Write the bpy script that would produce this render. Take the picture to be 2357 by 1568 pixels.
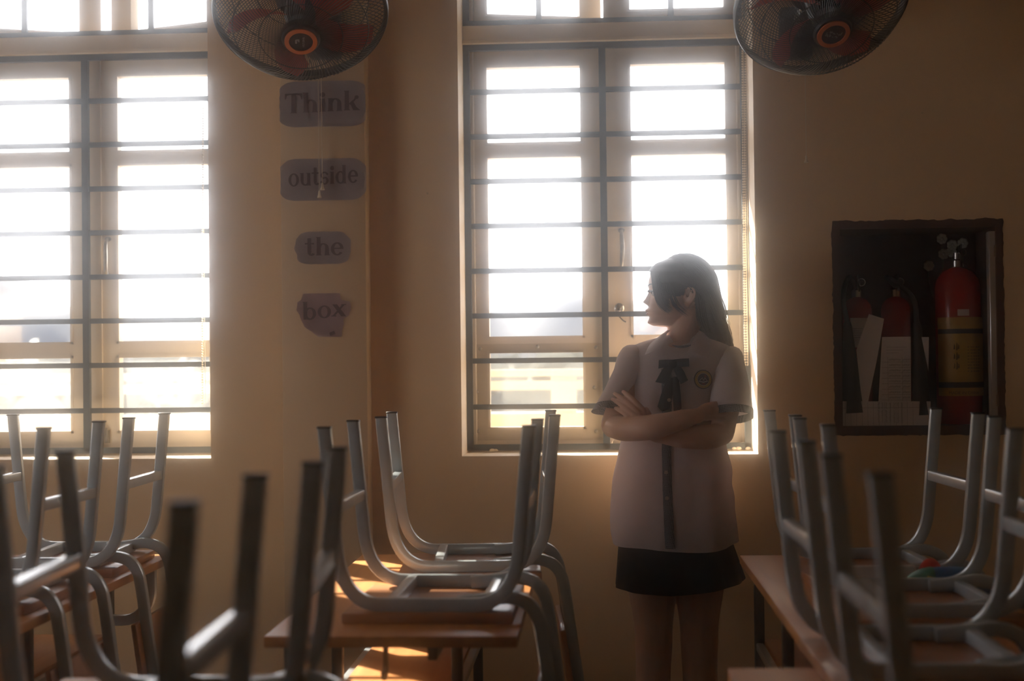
import bpy, bmesh, math, random
from mathutils import Vector, Matrix, noise

for o in list(bpy.data.objects):
    bpy.data.objects.remove(o)
sc = bpy.context.scene
col = sc.collection
rnd = random.Random(7)
PI = math.pi

# ------------------------------------------------------------------ camera
YAW, PITCH, ROLL, LENS, EYE = .059, .015, -.0115, 50.0, 1.26
FPX = LENS / 36.0 * 2357
fwd = Vector((-math.sin(YAW) * math.cos(PITCH), math.cos(YAW) * math.cos(PITCH), math.sin(PITCH)))
rgt = Vector((math.cos(YAW), math.sin(YAW), 0))
upv = rgt.cross(fwd)
rgt, upv = rgt * math.cos(ROLL) + upv * math.sin(ROLL), upv * math.cos(ROLL) - rgt * math.sin(ROLL)
cd = bpy.data.cameras.new('camera')
cam = bpy.data.objects.new('camera', cd)
col.objects.link(cam)
cam.matrix_world = Matrix(((rgt.x, upv.x, -fwd.x, 0), (rgt.y, upv.y, -fwd.y, 0), (rgt.z, upv.z, -fwd.z, EYE), (0, 0, 0, 1)))
cd.lens = LENS
cd.sensor_width = 36
cd.clip_start = .05
cd.clip_end = 1000
cd.dof.use_dof = True
cd.dof.focus_distance = 4.15
cd.dof.aperture_fstop = 2.4
sc.camera = cam

# ------------------------------------------------------------------ sky, sun, exposure
SKY, SUN, BLOOM, BLOOM_G = 6.0, 42, .075, .993  # last two: density and anisotropy of the added bloom volume
w = bpy.data.worlds.new('world')
sc.world = w
w.use_nodes = True
bg = w.node_tree.nodes['Background']
bg.inputs[0].default_value = (.97, .955, 1.0, 1)
bg.inputs[1].default_value = SKY
SUN_AZ, SUN_EL = math.radians(45), math.radians(27)
sl = bpy.data.lights.new('sun', 'SUN')
sl.energy = SUN
sl.color = (1, .90, .76)
sl.angle = math.radians(.6)
so = bpy.data.objects.new('sun', sl)
col.objects.link(so)
sd = Vector((math.sin(SUN_AZ) * math.cos(SUN_EL), -math.cos(SUN_AZ) * math.cos(SUN_EL), -math.sin(SUN_EL)))
so.rotation_euler = sd.to_track_quat('-Z', 'Y').to_euler()
so.location = (-6, 12, 9)
vs = sc.view_settings
vs.view_transform = 'Standard'
vs.look = 'None'
vs.exposure = 0.0
vs.gamma = 1.0
vs.use_curve_mapping = False
cy = sc.cycles
cy.max_bounces = 10
cy.diffuse_bounces = 5
cy.glossy_bounces = 4
cy.transmission_bounces = 4
cy.volume_bounces = 2
cy.transparent_max_bounces = 16
cy.use_denoising = True
cy.sample_clamp_indirect = 8


def at(px, py, Y):
    """a point of the photograph carried out to the depth Y"""
    d = fwd + rgt * ((px - 1178.5) / FPX) - upv * ((py - 784) / FPX)
    t = Y / d.y
    return Vector((d.x * t, Y, EYE + d.z * t))


# ------------------------------------------------------------------ materials
MATS = {}


def mat(name, color, rough=.6, metal=0., var=0., vscale=8., bump=0., bscale=60., spec=.5, coat=0., stretch=(1, 1, 1), color2=None, transl=0., sheen=0.):
    m = bpy.data.materials.new(name)
    m.use_nodes = True
    nt = m.node_tree
    N, L = nt.nodes, nt.links
    b = N['Principled BSDF']
    b.inputs['Roughness'].default_value = rough
    b.inputs['Metallic'].default_value = metal
    b.inputs['Specular IOR Level'].default_value = spec
    b.inputs['Coat Weight'].default_value = coat
    b.inputs['Coat Roughness'].default_value = .12
    if sheen:
        b.inputs['Sheen Weight'].default_value = sheen
    c = (*color, 1)
    b.inputs['Base Color'].default_value = c
    tc = N.new('ShaderNodeTexCoord')
    mp = N.new('ShaderNodeMapping')
    mp.inputs['Scale'].default_value = stretch
    L.new(tc.outputs['Object'], mp.inputs[0])
    if var > 0 or color2:
        nz = N.new('ShaderNodeTexNoise')
        nz.inputs['Scale'].default_value = vscale
        nz.inputs['Detail'].default_value = 6
        L.new(mp.outputs[0], nz.inputs['Vector'])
        rp = N.new('ShaderNodeValToRGB')
        rp.color_ramp.elements[0].position = .3
        rp.color_ramp.elements[1].position = .7
        c2 = color2 if color2 else tuple(x * (1 - var) for x in color)
        rp.color_ramp.elements[0].color = (*c2, 1)
        rp.color_ramp.elements[1].color = c
        L.new(nz.outputs['Fac'], rp.inputs[0])
        L.new(rp.outputs[0], b.inputs['Base Color'])
    if bump > 0:
        nb = N.new('ShaderNodeTexNoise')
        nb.inputs['Scale'].default_value = bscale
        nb.inputs['Detail'].default_value = 4
        L.new(mp.outputs[0], nb.inputs['Vector'])
        bp = N.new('ShaderNodeBump')
        bp.inputs['Strength'].default_value = bump
        bp.inputs['Distance'].default_value = .01
        L.new(nb.outputs['Fac'], bp.inputs['Height'])
        L.new(bp.outputs[0], b.inputs['Normal'])
    if transl > 0:
        out = N['Material Output']
        tr = N.new('ShaderNodeBsdfTranslucent')
        tr.inputs[0].default_value = c
        mx = N.new('ShaderNodeMixShader')
        mx.inputs[0].default_value = transl
        L.new(b.outputs[0], mx.inputs[1])
        L.new(tr.outputs[0], mx.inputs[2])
        L.new(mx.outputs[0], out.inputs[0])
    MATS[name] = m
    return m


def wood(name, c1, c2, rough=.35, coat=.3, axis=1):
    m = mat(name, c1, rough, coat=coat, spec=.22)
    nt = m.node_tree
    N, L = nt.nodes, nt.links
    b = N['Principled BSDF']
    tc = N.new('ShaderNodeTexCoord')
    mp = N.new('ShaderNodeMapping')
    s = [9, 9, 9]
    s[axis] = .8
    mp.inputs['Scale'].default_value = s
    L.new(tc.outputs['Object'], mp.inputs[0])
    nz = N.new('ShaderNodeTexNoise')
    nz.inputs['Scale'].default_value = 3.5
    nz.inputs['Detail'].default_value = 9
    nz.inputs['Distortion'].default_value = .6
    L.new(mp.outputs[0], nz.inputs['Vector'])
    rp = N.new('ShaderNodeValToRGB')
    rp.color_ramp.elements[0].position = .32
    rp.color_ramp.elements[1].position = .68
    rp.color_ramp.elements[0].color = (*c2, 1)
    rp.color_ramp.elements[1].color = (*c1, 1)
    L.new(nz.outputs['Fac'], rp.inputs[0])
    L.new(rp.outputs[0], b.inputs['Base Color'])
    return m


def wall_mat(name, c, scuff=.5):
    """painted plaster: slow colour drift, fine grain, small dark scuffs"""
    m = mat(name, c, .62, bump=.06, bscale=180)
    nt = m.node_tree
    N, L = nt.nodes, nt.links
    b = N['Principled BSDF']
    tc = N.new('ShaderNodeTexCoord')
    n1 = N.new('ShaderNodeTexNoise')
    n1.inputs['Scale'].default_value = 1.6
    n1.inputs['Detail'].default_value = 5
    L.new(tc.outputs['Object'], n1.inputs['Vector'])
    r1 = N.new('ShaderNodeValToRGB')
    r1.color_ramp.elements[0].position = .3
    r1.color_ramp.elements[1].position = .72
    r1.color_ramp.elements[0].color = (c[0] * .9, c[1] * .87, c[2] * .82, 1)
    r1.color_ramp.elements[1].color = (*c, 1)
    L.new(n1.outputs['Fac'], r1.inputs[0])
    mp = N.new('ShaderNodeMapping')
    mp.inputs['Rotation'].default_value = (0, .5, 0)
    mp.inputs['Scale'].default_value = (26, 26, 60)
    L.new(tc.outputs['Object'], mp.inputs[0])
    n2 = N.new('ShaderNodeTexNoise')
    n2.inputs['Scale'].default_value = 1.0
    n2.inputs['Detail'].default_value = 3
    L.new(mp.outputs[0], n2.inputs['Vector'])
    r2 = N.new('ShaderNodeValToRGB')
    r2.color_ramp.elements[0].position = .745
    r2.color_ramp.elements[1].position = .79
    L.new(n2.outputs['Fac'], r2.inputs[0])
    mul = N.new('ShaderNodeMath')
    mul.operation = 'MULTIPLY'
    mul.inputs[1].default_value = scuff
    L.new(r2.outputs[0], mul.inputs[0])
    mx = N.new('ShaderNodeMixRGB')
    mx.inputs[2].default_value = (.16, .11, .07, 1)
    L.new(mul.outputs[0], mx.inputs[0])
    L.new(r1.outputs[0], mx.inputs[1])
    L.new(mx.outputs[0], b.inputs['Base Color'])
    return m


def check_mat(name, c1, c2, scale):
    m = mat(name, c1, .8, transl=.08)
    nt = m.node_tree
    N, L = nt.nodes, nt.links
    tc = N.new('ShaderNodeTexCoord')
    mp = N.new('ShaderNodeMapping')
    mp.inputs['Rotation'].default_value = (.3, .785, .2)
    ck = N.new('ShaderNodeTexChecker')
    ck.inputs['Scale'].default_value = scale
    ck.inputs[1].default_value = (*c1, 1)
    ck.inputs[2].default_value = (*c2, 1)
    L.new(tc.outputs['Object'], mp.inputs[0])
    L.new(mp.outputs[0], ck.inputs[0])
    L.new(ck.outputs[0], N['Principled BSDF'].inputs['Base Color'])
    return m


def glass_mat(name, tint=(.96, .97, .97), dust=0.):
    m = bpy.data.materials.new(name)
    m.use_nodes = True
    nt = m.node_tree
    N, L = nt.nodes, nt.links
    N.remove(N['Principled BSDF'])
    out = N['Material Output']
    tr = N.new('ShaderNodeBsdfTransparent')
    tr.inputs[0].default_value = (*tint, 1)
    gl = N.new('ShaderNodeBsdfGlossy')
    gl.inputs['Roughness'].default_value = .03
    mx = N.new('ShaderNodeMixShader')
    mx.inputs[0].default_value = .05
    L.new(tr.outputs[0], mx.inputs[1])
    L.new(gl.outputs[0], mx.inputs[2])
    last = mx
    if dust:
        tl = N.new('ShaderNodeBsdfTranslucent')
        tl.inputs[0].default_value = (.9, .88, .86, 1)
        nz = N.new('ShaderNodeTexNoise')
        nz.inputs['Scale'].default_value = 9
        nz.inputs['Detail'].default_value = 10
        mt = N.new('ShaderNodeMath')
        mt.operation = 'MULTIPLY'
        mt.inputs[1].default_value = dust
        m2 = N.new('ShaderNodeMixShader')
        L.new(nz.outputs['Fac'], mt.inputs[0])
        L.new(mt.outputs[0], m2.inputs[0])
        L.new(mx.outputs[0], m2.inputs[1])
        L.new(tl.outputs[0], m2.inputs[2])
        last = m2
    L.new(last.outputs[0], out.inputs[0])
    MATS[name] = m
    return m


M_wall = wall_mat('wall_paint', (.73, .51, .285))
M_reveal = mat('reveal_paint', (.84, .71, .56), .6, var=.1, vscale=12, bump=.05)
M_ceil = mat('ceiling_paint', (.70, .62, .48), .8)
M_floor = mat('floor_tile', (.15, .135, .12), .35, var=.25, vscale=3)
M_frame = mat('window_paint', (.80, .68, .52), .45, var=.12, vscale=7, bump=.05)
M_grille = mat('grille_paint', (.035, .052, .062), .4, var=.3, vscale=30)
M_glass = glass_mat('window_glass')
M_dusty = glass_mat('dusty_glass', dust=.07)
M_acryl = glass_mat('clear_plastic', (.95, .94, .92), dust=.035)
M_wood = wood('desk_wood', (.52, .225, .070), (.42, .16, .045), .40, .06)
M_ply = wood('seat_wood', (.42, .19, .085), (.33, .135, .055), .4, .25, axis=0)
M_grey = mat('grey_metal_paint', (.41, .455, .475), .30, .1, var=.14, vscale=25, bump=.03, coat=.8)
M_cap = mat('black_plastic', (.015, .015, .016), .5)
M_desk_metal = mat('dark_metal_paint', (.07, .068, .066), .4, .2, var=.2, vscale=20)
M_chrome = mat('chrome', (.55, .53, .5), .25, 1.0)
M_steel = mat('worn_steel', (.42, .38, .32), .35, 1.0, var=.3, vscale=50)
M_black = mat('fan_black', (.012, .012, .013), .38)
M_red = mat('fan_red', (.50, .052, .020), .4, transl=.35)
M_orange = mat('fan_orange', (.62, .16, .04), .4)
M_print = mat('printed_silver', (.35, .35, .36), .5)
M_paper = mat('lilac_paper', (.52, .44, .44), .85, var=.12, vscale=14, bump=.15, bscale=25)
M_pink_paper = mat('pink_paper', (.60, .42, .42), .8, var=.25, vscale=12, bump=.3, bscale=22)
M_ink = mat('plum_ink', (.115, .058, .062), .8)
M_white_paper = mat('white_paper', (.72, .68, .70), .85)
M_scrawl = mat('pen_ink', (.05, .05, .09), .8)
M_cord = mat('cream_plastic', (.72, .62, .48), .5)
M_skin = mat('skin', (.60, .36, .25), .48, var=.08, vscale=20)
M_skin.node_tree.nodes['Principled BSDF'].inputs['Subsurface Weight'].default_value = .12
M_skin.node_tree.nodes['Principled BSDF'].inputs['Subsurface Radius'].default_value = (.012, .005, .003)
M_hair = mat('dark_hair', (.016, .011, .009), .42, spec=.4)
M_lip = mat('lip', (.42, .16, .14), .4)
M_eye = mat('eye', (.75, .72, .68), .15)
M_shirt = mat('white_cotton', (.80, .72, .71), .8, transl=.34, bump=.06, bscale=220)
M_check = check_mat('checked_cotton', (.030, .034, .045), (.33, .33, .37), 330)
M_bow = mat('bow_satin', (.010, .014, .016), .75, spec=.2)
M_skirt = mat('skirt_wool', (.010, .010, .012), .85)
M_button = mat('button', (.50, .42, .33), .3)
M_navy = mat('badge_navy', (.018, .030, .065), .7)
M_yellow = mat('badge_yellow', (.55, .38, .07), .7)
M_badge_white = mat('badge_white', (.7, .7, .7), .7)
M_badge_red = mat('badge_red', (.5, .05, .03), .7)
M_shoe = mat('shoe', (.02, .02, .02), .4)
M_niche = mat('maroon_paint', (.055, .014, .013), .6, var=.3, vscale=18)
M_ext_red = mat('extinguisher_red', (.34, .016, .016), .22, coat=.6)
M_rubber = mat('black_rubber', (.012, .012, .013), .5)
M_alu = mat('aluminium', (.62, .61, .62), .38, .9)
M_label = mat('yellow_label', (.46, .29, .065), .4)
M_blue = mat('pouch_blue', (.012, .10, .28), .5)
M_green = mat('pouch_green', (.03, .16, .09), .5)
M_pyellow = mat('pouch_yellow', (.85, .60, .04), .5, transl=.3)
M_pred = mat('plastic_red', (.75, .05, .02), .35, transl=.3)
M_clear = mat('milky_plastic', (.72, .66, .62), .3, transl=.3)
M_petal = mat('petal', (.55, .58, .52), .7)
M_leaf = mat('leaf', (.04, .08, .03), .6)
M_parapet = mat('parapet_paint', (.64, .60, .54), .7)
M_rail = mat('rail_paint', (.62, .63, .64), .5)
M_conc = mat('concrete', (.36, .34, .31), .85, var=.2)
M_foliage = mat('foliage', (.19, .195, .18), .8, transl=.15, color2=(.08, .083, .077), vscale=1.2)
M_hill = mat('hill', (.034, .040, .052), .9, color2=(.028, .030, .040), vscale=.05)


# ------------------------------------------------------------------ mesh helpers
def link(name, me, m, parent=None):
    o = bpy.data.objects.new(name, me)
    col.objects.link(o)
    for x in (m if isinstance(m, (list, tuple)) else [m]):
        if x:
            me.materials.append(x)
    if parent:
        o.parent = parent
    return o


def obj(name, bm, m, parent=None, smooth=True, angle=40):
    bmesh.ops.recalc_face_normals(bm, faces=bm.faces)
    me = bpy.data.meshes.new(name)
    bm.to_mesh(me)
    bm.free()
    if smooth:
        for p in me.polygons:
            p.use_smooth = True
        me.set_sharp_from_angle(angle=math.radians(angle))
    return link(name, me, m, parent)


def empty(name, loc=(0, 0, 0), rz=0., label=None, cat=None, group=None, kind=None):
    o = bpy.data.objects.new(name, None)
    o.empty_display_size = .05
    o.location = loc
    o.rotation_euler = (0, 0, rz)
    col.objects.link(o)
    return tag(o, label, cat, group, kind)


def tag(o, label=None, cat=None, group=None, kind=None):
    if label:
        o['label'] = label
    if cat:
        o['category'] = cat
    if group:
        o['group'] = group
    if kind:
        o['kind'] = kind
    return o


def new():
    return bmesh.new()


def box(bm, x0, x1, y0, y1, z0, z1, M=None):
    v = [Vector((x, y, z)) for z in (z0, z1) for y in (y0, y1) for x in (x0, x1)]
    if M:
        v = [M @ p for p in v]
    v = [bm.verts.new(p) for p in v]
    for f in ((0, 2, 3, 1), (4, 5, 7, 6), (0, 1, 5, 4), (2, 6, 7, 3), (0, 4, 6, 2), (1, 3, 7, 5)):
        bm.faces.new([v[i] for i in f])
    return v


def bevel(bm, w, seg=2):
    bmesh.ops.bevel(bm, geom=list(bm.edges), offset=w, segments=seg, affect='EDGES', profile=.5)


def bbox(name, dims, m, parent=None, bev=.003, M=None):
    bm = new()
    box(bm, *dims, M=M)
    if bev:
        bevel(bm, bev)
    return obj(name, bm, m, parent, angle=35)


def rrect(wd, ht, r, n=3):
    out = []
    for cx, cy_, a0 in ((wd / 2 - r, ht / 2 - r, 0), (-wd / 2 + r, ht / 2 - r, 90), (-wd / 2 + r, -ht / 2 + r, 180), (wd / 2 - r, -ht / 2 + r, 270)):
        for i in range(n + 1):
            a = math.radians(a0 + 90 * i / n)
            out.append((cx + r * math.cos(a), cy_ + r * math.sin(a)))
    return out


def circ(r, n=8):
    return [(r * math.cos(2 * PI * i / n), r * math.sin(2 * PI * i / n)) for i in range(n)]


def sweep(bm, pts, sec, nrm, cap=True, scale=None, closed=False):
    """sec coordinates: (in-plane, along nrm); nrm: the plane normal of the path"""
    pts = [Vector(p) for p in pts]
    nrm = Vector(nrm)
    rings = []
    n = len(pts)
    for i, p in enumerate(pts):
        if closed:
            t = pts[(i + 1) % n] - pts[i - 1]
        else:
            t = pts[min(i + 1, n - 1)] - pts[max(i - 1, 0)]
        t.normalize()
        a = t.cross(nrm)
        if a.length < 1e-5:
            a = t.orthogonal()
        a.normalize()
        b = a.cross(t)
        s = scale[i] if scale else 1
        rings.append([bm.verts.new(p + a * (x * s) + b * (y * s)) for x, y in sec])
    m = len(sec)
    for i in range(n if closed else n - 1):
        r0, r1 = rings[i], rings[(i + 1) % n]
        for j in range(m):
            bm.faces.new((r0[j], r0[(j + 1) % m], r1[(j + 1) % m], r1[j]))
    if cap and not closed:
        bm.faces.new(rings[0][::-1])
        bm.faces.new(rings[-1])
    return rings


def tube(bm, pts, r, n=8, cap=True, closed=False, scale=None):
    pts = [Vector(p) for p in pts]
    d = Vector((0, 0, 0))
    for i in range(len(pts) - 2):
        d += (pts[i + 1] - pts[i]).cross(pts[i + 2] - pts[i + 1])
    if d.length < 1e-7:
        d = (pts[-1] - pts[0]).orthogonal()
    sweep(bm, pts, circ(r, n), d.normalized(), cap, scale, closed)


def smooth_path(pts, n=8):
    """Catmull-Rom through the points"""
    P = [Vector(p) for p in pts]
    P = [P[0] * 2 - P[1]] + P + [P[-1] * 2 - P[-2]]
    out = []
    for i in range(1, len(P) - 2):
        for k in range(n):
            t = k / n
            a, b, c, d = P[i - 1], P[i], P[i + 1], P[i + 2]
            out.append(.5 * ((2 * b) + (c - a) * t + (2 * a - 5 * b + 4 * c - d) * t * t + (3 * b - a - 3 * c + d) * t ** 3))
    out.append(P[-2].copy())
    return out


def lathe(bm, prof, n=24, M=None, closed=False):
    """prof: (r, z)"""
    rings = []
    for r, z in prof:
        ring = []
        for i in range(n):
            a = 2 * PI * i / n
            p = Vector((r * math.cos(a), r * math.sin(a), z))
            ring.append(bm.verts.new(M @ p if M else p))
        rings.append(ring)
    for i in range(len(rings) - (0 if closed else 1)):
        r0, r1 = rings[i], rings[(i + 1) % len(rings)]
        for j in range(n):
            bm.faces.new((r0[j], r0[(j + 1) % n], r1[(j + 1) % n], r1[j]))
    if not closed:
        bm.faces.new(rings[0][::-1])
        bm.faces.new(rings[-1])
    return rings


def loft(bm, rings, cap=True, closed=True):
    R = [[bm.verts.new(p) for p in r] for r in rings]
    m = len(R[0])
    for i in range(len(R) - 1):
        for j in range(m if closed else m - 1):
            bm.faces.new((R[i][j], R[i][(j + 1) % m], R[i + 1][(j + 1) % m], R[i + 1][j]))
    if cap:
        bm.faces.new(R[0][::-1])
        bm.faces.new(R[-1])
    return R


def plate(bm, pts, nrm, th):
    """a flat polygon with thickness th along nrm"""
    nrm = Vector(nrm).normalized()
    a = [bm.verts.new(Vector(p)) for p in pts]
    b = [bm.verts.new(Vector(p) + nrm * th) for p in pts]
    n = len(a)
    bm.faces.new(a)
    bm.faces.new(b[::-1])
    for i in range(n):
        bm.faces.new((a[i], b[i], b[(i + 1) % n], a[(i + 1) % n]))


def ball(bm, c, r, n=12, M=None):
    mm = Matrix.Translation(Vector(c)) @ (M if M else Matrix()) @ Matrix.Diagonal((*(r if isinstance(r, (tuple, list)) else (r, r, r)), 1))
    bmesh.ops.create_uvsphere(bm, u_segments=n, v_segments=max(6, n * 2 // 3), radius=1, matrix=mm)


def copy_tree(o, parent=None):
    c = o.copy()
    col.objects.link(c)
    c.parent = parent
    for ch in list(o.children):
        copy_tree(ch, c)
    return c


# ================================================================== the room
WY = 4.5                     # room face of the window wall
W_IN, W_OUT = 4.5, 4.80
WIN = [(.037, 'right'), (-1.703, 'left')]
HALF, SILL, HEAD = .466, .962, 2.86
X0, X1, Y0, ZC = -3.1, 2.9, -3.6, 3.35


def solid_wall(name, openings, niches, m):
    """window wall: openings (x0,x1,z0,z1) go through, niches (x0,x1,z0,z1,y) are recesses"""
    xs = sorted({X0 - .2, X1 + .2} | {v for o in openings for v in o[:2]} | {v for o in niches for v in o[:2]})
    zs = sorted({-.1, ZC + .1} | {v for o in openings for v in o[2:4]} | {v for o in niches for v in o[2:4]})
    bm = new()

    def depth(i, j):
        if i < 0 or j < 0 or i >= len(xs) - 1 or j >= len(zs) - 1:
            return None
        x, z = (xs[i] + xs[i + 1]) / 2, (zs[j] + zs[j + 1]) / 2
        for o in openings:
            if o[0] < x < o[1] and o[2] < z < o[3]:
                return W_OUT
        for o in niches:
            if o[0] < x < o[1] and o[2] < z < o[3]:
                return o[4]
        return W_IN
    V = {}

    def v(x, y, z):
        k = (round(x, 5), round(y, 5), round(z, 5))
        if k not in V:
            V[k] = bm.verts.new(k)
        return V[k]

    def quad(*p):
        f = [v(*q) for q in p]
        if len(set(f)) == 4:
            bm.faces.new(f)
    for i in range(len(xs) - 1):
        for j in range(len(zs) - 1):
            d = depth(i, j)
            xa, xb, za, zb = xs[i], xs[i + 1], zs[j], zs[j + 1]
            if d < W_OUT:
                quad((xa, d, za), (xb, d, za), (xb, d, zb), (xa, d, zb))
                quad((xa, W_OUT, za), (xa, W_OUT, zb), (xb, W_OUT, zb), (xb, W_OUT, za))
            dn = depth(i + 1, j)
            dn = W_OUT if dn is None else dn
            if dn != d:
                quad((xb, d, za), (xb, dn, za), (xb, dn, zb), (xb, d, zb))
            dn = depth(i, j + 1)
            dn = W_OUT if dn is None else dn
            if dn != d:
                quad((xa, d, zb), (xb, d, zb), (xb, dn, zb), (xa, dn, zb))
    bm.normal_update()
    for f in bm.faces:
        c = f.calc_center_median()
        if abs(f.normal.y) < .5 and any(o[0] - .01 < c.x < o[1] + .01 and o[2] - .01 < c.z < o[3] + .01 for o in openings):
            f.material_index = 1
    o = obj(name, bm, m, smooth=False)
    return tag(o, kind='structure')


NX0, NX1, NZ0, NZ1, NY = .765, 1.245, 1.045, 1.664, 4.73
ops = [(c - HALF, c + HALF, SILL, HEAD) for c, _ in WIN]
solid_wall('wall_front', ops, [(NX0, NX1, NZ0, NZ1, NY)], [M_wall, M_reveal])


def sbox(name, d, m):
    bm = new()
    box(bm, *d)
    return tag(obj(name, bm, m, smooth=False), kind='structure')


# unseen side wall; its bare opening is added to brighten the window wall
bm = new()
LY0, LY1, LZ0, LZ1 = 2.0, 3.2, 1.0, 1.9
box(bm, X0 - .2, X0, Y0, LY0, -.1, ZC + .1)
box(bm, X0 - .2, X0, LY1, W_OUT, -.1, ZC + .1)
box(bm, X0 - .2, X0, LY0, LY1, -.1, LZ0)
box(bm, X0 - .2, X0, LY0, LY1, LZ1, ZC + .1)
tag(obj('wall_left', bm, M_wall, smooth=False), kind='structure')
sbox('wall_right', (X1, X1 + .2, Y0, W_OUT, -.1, ZC + .1), M_wall)
sbox('floor', (X0 - .2, X1 + .2, Y0 - .2, W_OUT, -.1, 0), M_floor)
sbox('ceiling', (X0 - .2, X1 + .2, Y0 - .2, W_OUT, ZC, ZC + .1), M_ceil)
sbox('wall_back', (X0 - .2, X1 + .2, Y0 - .2, Y0, -.1, ZC + .1), M_wall)
# pillar between the windows
bm = new()
PX0, PX1, PY = -.985, -.716, 4.42
box(bm, PX0, PX1, PY, WY + .01, 0, ZC)
bevel(bm, .004)
tag(obj('trim_1', bm, wall_mat('pillar_paint', (.63, .455, .275), .7), smooth=True), kind='structure')


# ------------------------------------------------------------------ windows
def make_window(name, cx, upper):
    root = empty(name, (cx, 0, 0), kind='structure')
    h = HALF
    # wooden frame with transom beam and mullion
    bm = new()
    ya, yb = 4.725, 4.80
    for x0, x1 in ((-h, -h + .03), (h - .03, h)):
        box(bm, x0, x1, ya, yb, SILL, HEAD)
    box(bm, -h, h, ya, yb, SILL, SILL + .02)
    box(bm, -h, h, ya, yb, HEAD - .03, HEAD)
    bevel(bm, .003, 1)
    obj('window_frame', bm, M_frame, root)
    bm = new()
    box(bm, -h, h, 4.665, 4.80, 2.312, 2.372)
    bevel(bm, .004)
    box(bm, -h, h, 4.66, 4.668, 2.3125, 2.322)
    obj('transom_beam', bm, M_frame, root)

    def sash(x0, x1, z0, z1, rows, gx0, gx1, part, skew=None):
        b = new()
        y0, y1 = 4.742, 4.778
        box(b, x0, gx0, y0, y1, z0, z1)
        box(b, gx1, x1, y0, y1, z0, z1)
        edges = [z0] + [v for r in rows for v in r] + [z1]
        for k in range(0, len(edges), 2):
            box(b, gx0, gx1, y0, y1, edges[k], edges[k + 1])
        # glazing beads
        for za, zb in rows:
            for q in ((gx0 - .008, gx0, za - .008, zb + .008), (gx1, gx1 + .008, za - .008, zb + .008),
                      (gx0 - .008, gx1 + .008, za - .008, za), (gx0 - .008, gx1 + .008, zb, zb + .008)):
                box(b, q[0], q[1], y0 - .005, y0, q[2], q[3])
        M = skew if skew else None
        if M:
            bmesh.ops.transform(b, matrix=M, verts=b.verts)
        s = obj(part, b, M_frame, root, smooth=False)
        for za, zb in rows:
            b = new()
            box(b, gx0 - .004, gx1 + .004, 4.760, 4.764, za - .004, zb + .004)
            if M:
                bmesh.ops.transform(b, matrix=M, verts=b.verts)
            dusty = (za < 1.2 and cx < -1)
            obj('glass_pane', b, M_dusty if dusty else M_glass, s, smooth=False)
        return s
    rows = [(1.042, 1.289), (1.345, 1.942), (1.994, 2.246)]
    sl_ = sash(-h + .03, .012, SILL + .02, 2.312, rows, -.392, -.081, 'sash')
    sr_ = sash(.014, h - .03, SILL + .02, 2.312, rows, .088, .399, 'sash')
    # a cover strip where the leaves meet
    bm = new()
    box(bm, -.012, .030, 4.733, 4.743, SILL + .03, 2.30)
    obj('cover_strip', bm, M_frame, sr_, smooth=False)
    # upper leaves
    trows = [(2.43, 2.78)]
    for hx_, ang, q in ((-h + .03, upper[0], (-h + .03, .0, -.392, -.075)), (h - .03, -upper[1], (.0, h - .03, .088, .399))):
        hinge = Matrix.Translation((hx_, 4.76, 0))
        sash(q[0], q[1], 2.376, HEAD - .032, trows, q[2], q[3], 'upper_sash', hinge @ Matrix.Rotation(math.radians(ang), 4, 'Z') @ hinge.inverted())
    # iron grille
    g = new()
    yg, t = 4.69, .010

    def bar(x0, z0, x1, z1, th=.010, dp=.006):
        if abs(x1 - x0) > abs(z1 - z0):
            box(g, x0, x1, yg - dp, yg + dp, z0 - th, z0 + th)
        else:
            box(g, x0 - th, x0 + th, yg - dp, yg + dp, z0, z1)
    bar(-h + .010, .97, -h + .010, 2.312, .011, .009)
    bar(h - .010, .97, h - .010, 2.312, .011, .009)
    bar(-h, .978, h, .978, .010, .009)
    bar(-h, 2.302, h, 2.302, .010, .009)
    bar(-.006, .97, -.006, 2.312, .011, .009)
    for z in (1.112, 1.264, 1.413, 1.561, 1.710, 1.858, 2.007, 2.155):
        bar(-h, z, h, z, .0085, .005)
    bar(-h, 2.381, h, 2.381, .010, .009)
    bar(-h + .010, 2.372, -h + .010, HEAD, .011, .009)
    bar(h - .010, 2.372, h - .010, HEAD, .011, .009)
    for x in (-.213, .222):
        bar(x, 2.38, x, HEAD, .009, .006)
    bar(-h, 2.60, h, 2.60, .009, .006)
    obj('iron_grille', g, M_grille, root, smooth=False)
    # pull handle on the right leaf
    hb = new()
    zc, hx = (1.63, .052)
    for dz in (-.06, .06):
        ball(hb, (hx, 4.738, zc + dz * 1.05), (.012, .004, .009), 10)
    tube(hb, smooth_path([(hx, 4.735, zc - .063), (hx, 4.715, zc - .045), (hx + .002, 4.707, zc), (hx, 4.715, zc + .045), (hx, 4.735, zc + .063)], 6), .0062, 8,
         scale=[.7 + .5 * math.sin(PI * i / 24) for i in range(25)])
    obj('pull_handle', hb, M_steel, sr_)
    return root, sl_, sr_


win_r = make_window('window_1', .037, (13, 0))
win_l = make_window('window_2', -1.703, (20, 19))

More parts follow.
